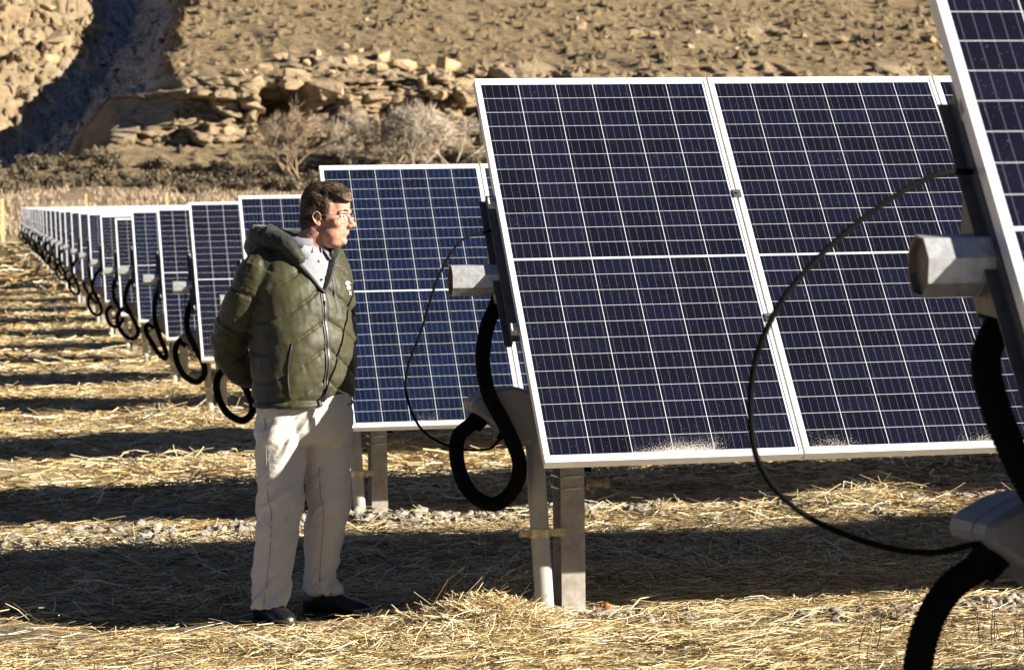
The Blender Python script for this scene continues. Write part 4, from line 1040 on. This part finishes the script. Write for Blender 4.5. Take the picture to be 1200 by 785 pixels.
# chest pocket line, side seam
frontm = (b_ > 0)
dsp = dsp-.006*np.exp(-(((a_-.055-.05*(1.36-z))/.005)**2))*frontm*(z > 1.2)*(z < 1.37)
dsp = dsp-.008*np.exp(-((a_)/.010)**2)*frontm
V2 = V+N*dsp[:, None]
setv(jme, V2); smoothall(jme)
def quiltmat(nm, cols, rough, sheen=.2, sc_=18):
    s = NT(nm); o_ = s.obj(); s.p(Base_Color=s.ramp(s.noise(o_, 5, 4, .6), [(.35, cols[0]), (.65, cols[1])]), Roughness=rough, Sheen_Weight=sheen, Specular_IOR_Level=.35)
    h1 = s.noise(o_, sc_, 5, .65, .8); mp = s.n('ShaderNodeMapping'); s.L(o_, mp.inputs[0]); mp.inputs['Scale'].default_value = (14, 14, 42)
    h2 = s.noise(mp.outputs[0], 1.0, 4, .6, 1.2); s.bump(s.m('ADD', h1, h2), .18, .004); return s.mat
M['olive'] = quiltmat('olive_nylon', ((.027, .0255, .0075), (.043, .040, .012)), .55)
M['panelgrey'] = quiltmat('charcoal_stretch_cloth', ((.020, .022, .021), (.032, .034, .033)), .6)
M['lining'] = quiltmat('black_lining', ((.008, .008, .010), (.014, .014, .017)), .55)
jme.materials.clear(); jme.materials.append(M['olive']); jme.materials.append(M['panelgrey'])
# cut the open neck and give the side panels their own cloth
bm = bmesh.new(); bm.from_mesh(jme); kill = []
for fc in bm.faces:
    c = fc.calc_center_median(); d = np.array([c.x, c.y])-TC; a0 = d@TL; b0 = d@TF; zz = c.z
    wl = .125*((zz-1.285)/.17) if zz > 1.285 else -1; wr = .085*((zz-1.285)/.17) if zz > 1.285 else -1
    if b0 > .03 and -wl < a0 < wr and zz < 1.52: kill.append(fc); continue
    if zz > 1.452 and abs(a0) < .12 : kill.append(fc); continue
    ang = math.degrees(math.atan2(a0/.228, b0/.17))
    if zz < 1.13 and -100-8*(1.13-zz) < ang < -52+40*(1.13-zz)*.2 and math.hypot(a0, b0) < .26 and not (math.hypot(a0, b0) > .235): fc.material_index = 1
    if zz < 1.13 and 52 < ang < 100: fc.material_index = 1
bmesh.ops.delete(bm, geom=kill, context='FACES'); bm.to_mesh(jme); bm.free()
jk = link('jacket', jme, man); sm_ = jk.modifiers.new('thickness', 'SOLIDIFY'); sm_.thickness = .006; sm_.offset = -1
jb = BVHTree.FromPolygons([tuple(v) for v in V2], [tuple(p.vertices) for p in jme.polygons]) if False else BVHTree.FromPolygons([tuple(v.co) for v in jme.vertices], [tuple(p.vertices) for p in jme.polygons])
def jcast(a0, z0, off=.002, dirv=None):
    o0 = tw(a0, .6, z0); d = -np.array([TF[0], TF[1], 0]) if dirv is None else np.array(dirv)
    h = jb.ray_cast(Vector(o0), Vector(d)); return None if h[0] is None else np.array(h[0])+np.array([TF[0], TF[1], 0])*off
def ribbon(pts, w_, off, name, mat, par):
    b = MB(); P = np.array(pts); k = len(P); k7 = np.array([.25, .5, .25])
    for _ in range(3): P[1:-1] = .25*P[:-2]+.5*P[1:-1]+.25*P[2:]
    P = P+np.array([TF[0], TF[1], 0])*off; s_ = np.array([TL[0], TL[1], 0])*w_/2; T = np.array([TF[0], TF[1], 0])*.003
    vs = np.concatenate([P-s_+T*0, P+s_+T*0, P+s_+T, P-s_+T]); fs = []
    for i in range(k-1):
        for j in range(4): fs.append((j*k+i, j*k+i+1, ((j+1) % 4)*k+i+1, ((j+1) % 4)*k+i))
    b.add(vs, fs); return b.build(name, mat, par)
zs = np.linspace(1.275, .842, 46)
base = [jcast(.004*math.sin(z_*14), z_) for z_ in zs]; base = [p for p in base if p is not None]
M['tape'] = simple('black_zip_tape', (.012, .012, .013), .6); M['teeth'] = simple('grey_zip_teeth', (.07, .07, .07), .45, .5)
zp = ribbon(base, .024, .004, 'zipper', M['tape'], jk); ribbon(base, .005, .0075, 'zip_teeth', M['teeth'], zp)
b = MB(); p = np.array(base[3])+np.array([TF[0], TF[1], 0])*.014; b.box(-.004, .004, -.002, .002, -.03, 0)
zs_ = b.build('zip_pull', simple('zip_pull_metal', (.6, .58, .5), .3, .8), zp, loc=tuple(p), rot=(0, .2, -.99))
# chest pocket zip and side pocket zip
base = [jcast(.052+.06*(1.36-z_), z_) for z_ in np.linspace(1.365, 1.205, 18)]
ribbon([p for p in base if p is not None], .010, .0015, 'chest_pocket_zip', M['tape'], jk)
# side pocket line cast from the camera side
def ccast(x, z_, bv): h = bv.ray_cast(Vector((x, -1.5, z_)), Vector((0, 1, 0))); return None if h[0] is None else np.array(h[0])
sp_ = [ccast(-.010-.012*math.sin(t*3.1)-.01*t, 1.085-.215*t, jb) for t in np.linspace(0, 1, 16)]
b = MB(); b.tube(np.array([p+np.array([0, -.001, 0]) for p in sp_ if p is not None]), .0042, 6); b.build('side_pocket_zip', M['tape'], jk, True)
# lapels: dark facing rolled out along the opening
b = MB()
for s_, wmax in ((-1, .125), (1, .085)):
    pts = [tw(0, .158, 1.278)]
    for t in np.linspace(.15, 1, 8):
        z0 = 1.285+.17*t; p = jcast(s_*(wmax*t+.008), z0-.004, .0)
        if p is not None: pts.append(p)
    P = np.array(pts); P[1:-1] = .25*P[:-2]+.5*P[1:-1]+.25*P[2:]; cap(b, P, [.008, .016, .021, .024], 10, 4, sy=.6)
lp = remesh(b, .004, 2); smoothall(lp); lp.materials.clear(); lp.materials.append(M['lining']); link('lapel', lp, jk)
# inner lining behind the open neck
# hood bunched round the neck
b = MB()
cap(b, [tw(-.085, .125, 1.405), tw(-.118, .082, 1.462), tw(-.142, .0, 1.495), tw(-.135, -.090, 1.495), tw(-.05, -.140, 1.490), tw(.06, -.130, 1.480), tw(.125, -.04, 1.465), tw(.120, .05, 1.445), tw(.080, .110, 1.405)], [.020, .032, .042, .048, .052, .048, .036, .026, .018], 16, 6)
cap(b, [tw(-.150, -.045, 1.475), tw(-.125, -.135, 1.455), tw(-.03, -.185, 1.44), tw(.07, -.165, 1.43)], [.035, .046, .048, .036], 16, 6)
hd = remesh(b, .006, 6); V = getv(hd); N = getn(hd); V = V+N*(.010*fbm(V[:, 0]*17, V[:, 1]*17, V[:, 2]*26, 4, 41)+.004*np.clip(1-np.abs(fbm(V[:, 0]*14, V[:, 1]*14, V[:, 2]*14, 2, 43))*4, 0, 1))[:, None]
setv(hd, V); smoothall(hd); M['hood'] = quiltmat('dark_olive_hood', ((.010, .011, .008), (.028, .028, .014)), .65); hd.materials.clear(); hd.materials.append(M['hood']); link('hood', hd, jk)
# front collar edge (olive, his left)
b = MB(); cap(b, [tw(.060, .135, 1.38), tw(.095, .105, 1.43), tw(.118, .05, 1.475), tw(.105, -.02, 1.49)], [.010, .018, .022, .020], 12, 6, sy=.6)
b2 = remesh(b, .005, 3); smoothall(b2); b2.materials.clear(); b2.materials.append(M['olive']); link('jacket_collar', b2, jk)
# chest emblem: a ringed S over a small cross mark
M['emb'] = simple('white_embroidery', (.78, .78, .76), .6)
b = MB(); ea, ez, er = .130, 1.300, .0125
def ep(du, dv):
    p = jcast(ea+du, ez+dv, .0022); return p if p is not None else tw(ea+du, .14, ez+dv)
S_ = [(.010, .007), (.004, .0125), (-.004, .0125), (-.009, .008), (-.006, .002), (.004, -.002), (.009, -.007), (.005, -.0125), (-.004, -.013), (-.010, -.008)]
b.tube(catmull([ep(q[0]*1.5, q[1]*1.1+.004) for q in S_], 4), .0026, 6)
S2 = [(.006, .004), (.001, .008), (-.004, .005), (.0, .0), (.004, -.005), (-.001, -.008), (-.006, -.004)]
b.tube(catmull([ep(q[0]*1.5, q[1]*1.1+.004) for q in S2], 4), .0018, 6)
for q0, q1 in (((-.001, -.020), (.013, -.033)), ((.013, -.020), (-.001, -.033))): b.tube([ep(*q0), ep(*q1)], .0021, 6)
b.build('emblem', M['emb'], jk, True)

# ---- trousers
def xy(a, b, z): return np.stack([np.asarray(a, float), np.asarray(b, float), np.asarray(z, float)+0*np.asarray(a, float)], -1)
def chainloft(mb, secs, n=36): 
    P = catmull(np.array(secs, float), 6); v, f = loft([tuple(q) for q in P], n, 2.15, xy); mb.add(v, f)
b = MB()
chainloft(b, [(.93, .035, .03, .175, .135), (.86, .035, .025, .182, .140), (.78, .036, .025, .184, .142), (.72, .034, .025, .170, .135), (.69, .034, .025, .150, .12)])
chainloft(b, [(.84, -.052, -.005, .098, .118), (.72, -.056, -.015, .100, .115), (.60, -.060, -.035, .096, .108), (.48, -.062, -.052, .088, .100), (.40, -.066, -.058, .086, .094), (.28, -.086, -.062, .079, .086), (.16, -.103, -.066, .074, .082), (.10, -.110, -.068, .070, .082), (.062, -.116, -.070, .063, .084)])
chainloft(b, [(.84, .112, .055, .100, .118), (.72, .116, .060, .100, .112), (.60, .122, .065, .090, .106), (.52, .125, .070, .084, .100), (.42, .118, .080, .086, .092), (.30, .104, .105, .074, .086), (.20, .096, .130, .064, .082), (.13, .098, .145, .064, .084), (.095, .105, .150, .070, .090)])
tme = remesh(b, .0062, 7, .6); V = getv(tme); N = getn(tme); X_, Y_, z = V.T
leg = np.where(X_-.028-.05*(z > .5)*0 < 0, 0, 1)
w1 = fbm(X_*11, Y_*11, z*7+X_*6, 4, 51); w2 = 1-np.abs(fbm(X_*7+9, Y_*7, z*13-X_*14, 3, 53))*3.2
zone = np.exp(-((z-.44)/.10)**2)*1.0+np.exp(-((z-.13)/.07)**2)*1.5+np.exp(-((z-.74)/.09)**2)*.9+.35
D_ = .0055*w1+.0078*zone*np.clip(w2, -1, 1)
# pressed crease and slanted pocket
setv(tme, V+N*D_[:, None]); smoothall(tme)
s = NT('stone_khaki_cotton'); o_ = s.obj(); mp = s.n('ShaderNodeMapping'); s.L(o_, mp.inputs[0]); mp.inputs['Scale'].default_value = (9, 9, 16)
s.p(Base_Color=s.ramp(s.noise(o_, 4, 5, .6), [(.35, (.63, .58, .52)), (.65, (.71, .67, .60))]), Roughness=.85)
s.bump(s.m('ADD', s.noise(mp.outputs[0], 1.2, 5, .6, .6), s.m('MULTIPLY', s.noise(o_, 300, 2), .12)), .7, .012)
tme.materials.clear(); tme.materials.append(s.mat); tr = link('trousers', tme, man)
tb = BVHTree.FromPolygons([tuple(v.co) for v in tme.vertices], [tuple(p.vertices) for p in tme.polygons])
M['seam'] = simple('dark_seam_thread', (.24, .20, .17), .8)  # plain dark thread colour for the trouser leg seams
for nm, pl in (('side_seam', [(-.118, .80), (-.114, .65), (-.110, .50), (-.098, .44), (-.103, .30), (-.118, .18), (-.132, .075)]), ('side_seam', [(.090, .60), (.092, .50), (.104, .42), (.096, .30), (.088, .20), (.086, .12)])):
    Q = catmull([(x, 0, z_) for x, z_ in pl], 8); P = [ccast(q[0], q[2], tb) for q in Q]; P = np.array([p for p in P if p is not None])
    for _ in range(2): P[1:-1] = .25*P[:-2]+.5*P[1:-1]+.25*P[2:]
    b = MB(); b.tube(P+np.array([0, -.0005, 0]), .0014, 5); b.build(nm, M['seam'], tr, True)

# ---- shoes
M['leather'] = simple('black_leather', (.010, .010, .010), .33, nscale=30, namt=.3, bump=(.3, .002), bscale=60)
M['sole'] = simple('black_rubber_sole', (.014, .013, .012), .6)
for (hx_, hy_), (dx, dy) in (((-.140, .005), (.42, -.90)), ((.060, .175), (.88, -.48))):
    l = math.hypot(dx, dy); d = np.array([dx, dy])/l; sd_ = np.array([-d[1], d[0]])
    secs = [(-.035, .020, .035, .03), (-.025, .034, .060, .055), (.02, .040, .062, .062), (.07, .040, .060, .060), (.11, .041, .048, .050), (.16, .046, .036, .040), (.20, .047, .031, .036), (.228, .042, .027, .032), (.250, .028, .022, .026), (.258, .010, .018, .014)]
    b = MB(); n = 20; vs = []
    P = catmull(secs, 4)
    for t, w_, zc, rz in P:
        for k in range(n):
            a = 2*math.pi*k/n; c_, s_ = math.cos(a), math.sin(a)
            z_ = zc+rz*s_ if s_ > 0 else zc+(zc-.012)*s_
            q = np.array([hx_, hy_])+d*t+sd_*w_*(abs(c_)**.8*np.sign(c_)); vs.append((q[0], q[1], z_))
    m = len(P); b.add(vs, [(i*n+k, i*n+(k+1) % n, (i+1)*n+(k+1) % n, (i+1)*n+k) for i in range(m-1) for k in range(n)]+[list(range(n)), [(m-1)*n+k for k in range(n)]])
    sh = b.build('shoe', M['leather'], man, True)
    b = MB(); ring = [(t, w_+.004) for t, w_, _, _ in P]; pts = [np.array([hx_, hy_])+d*t+sd_*w_ for t, w_ in ring]+[np.array([hx_, hy_])+d*t-sd_*w_ for t, w_ in ring[::-1]]
    k = len(pts); b.add([(p[0], p[1], -.004) for p in pts]+[(p[0], p[1], .018) for p in pts], [list(range(k))[::-1], list(range(k, 2*k))]+[(i, (i+1) % k, (i+1) % k+k, i+k) for i in range(k)])
    b.build('sole', M['sole'], sh)
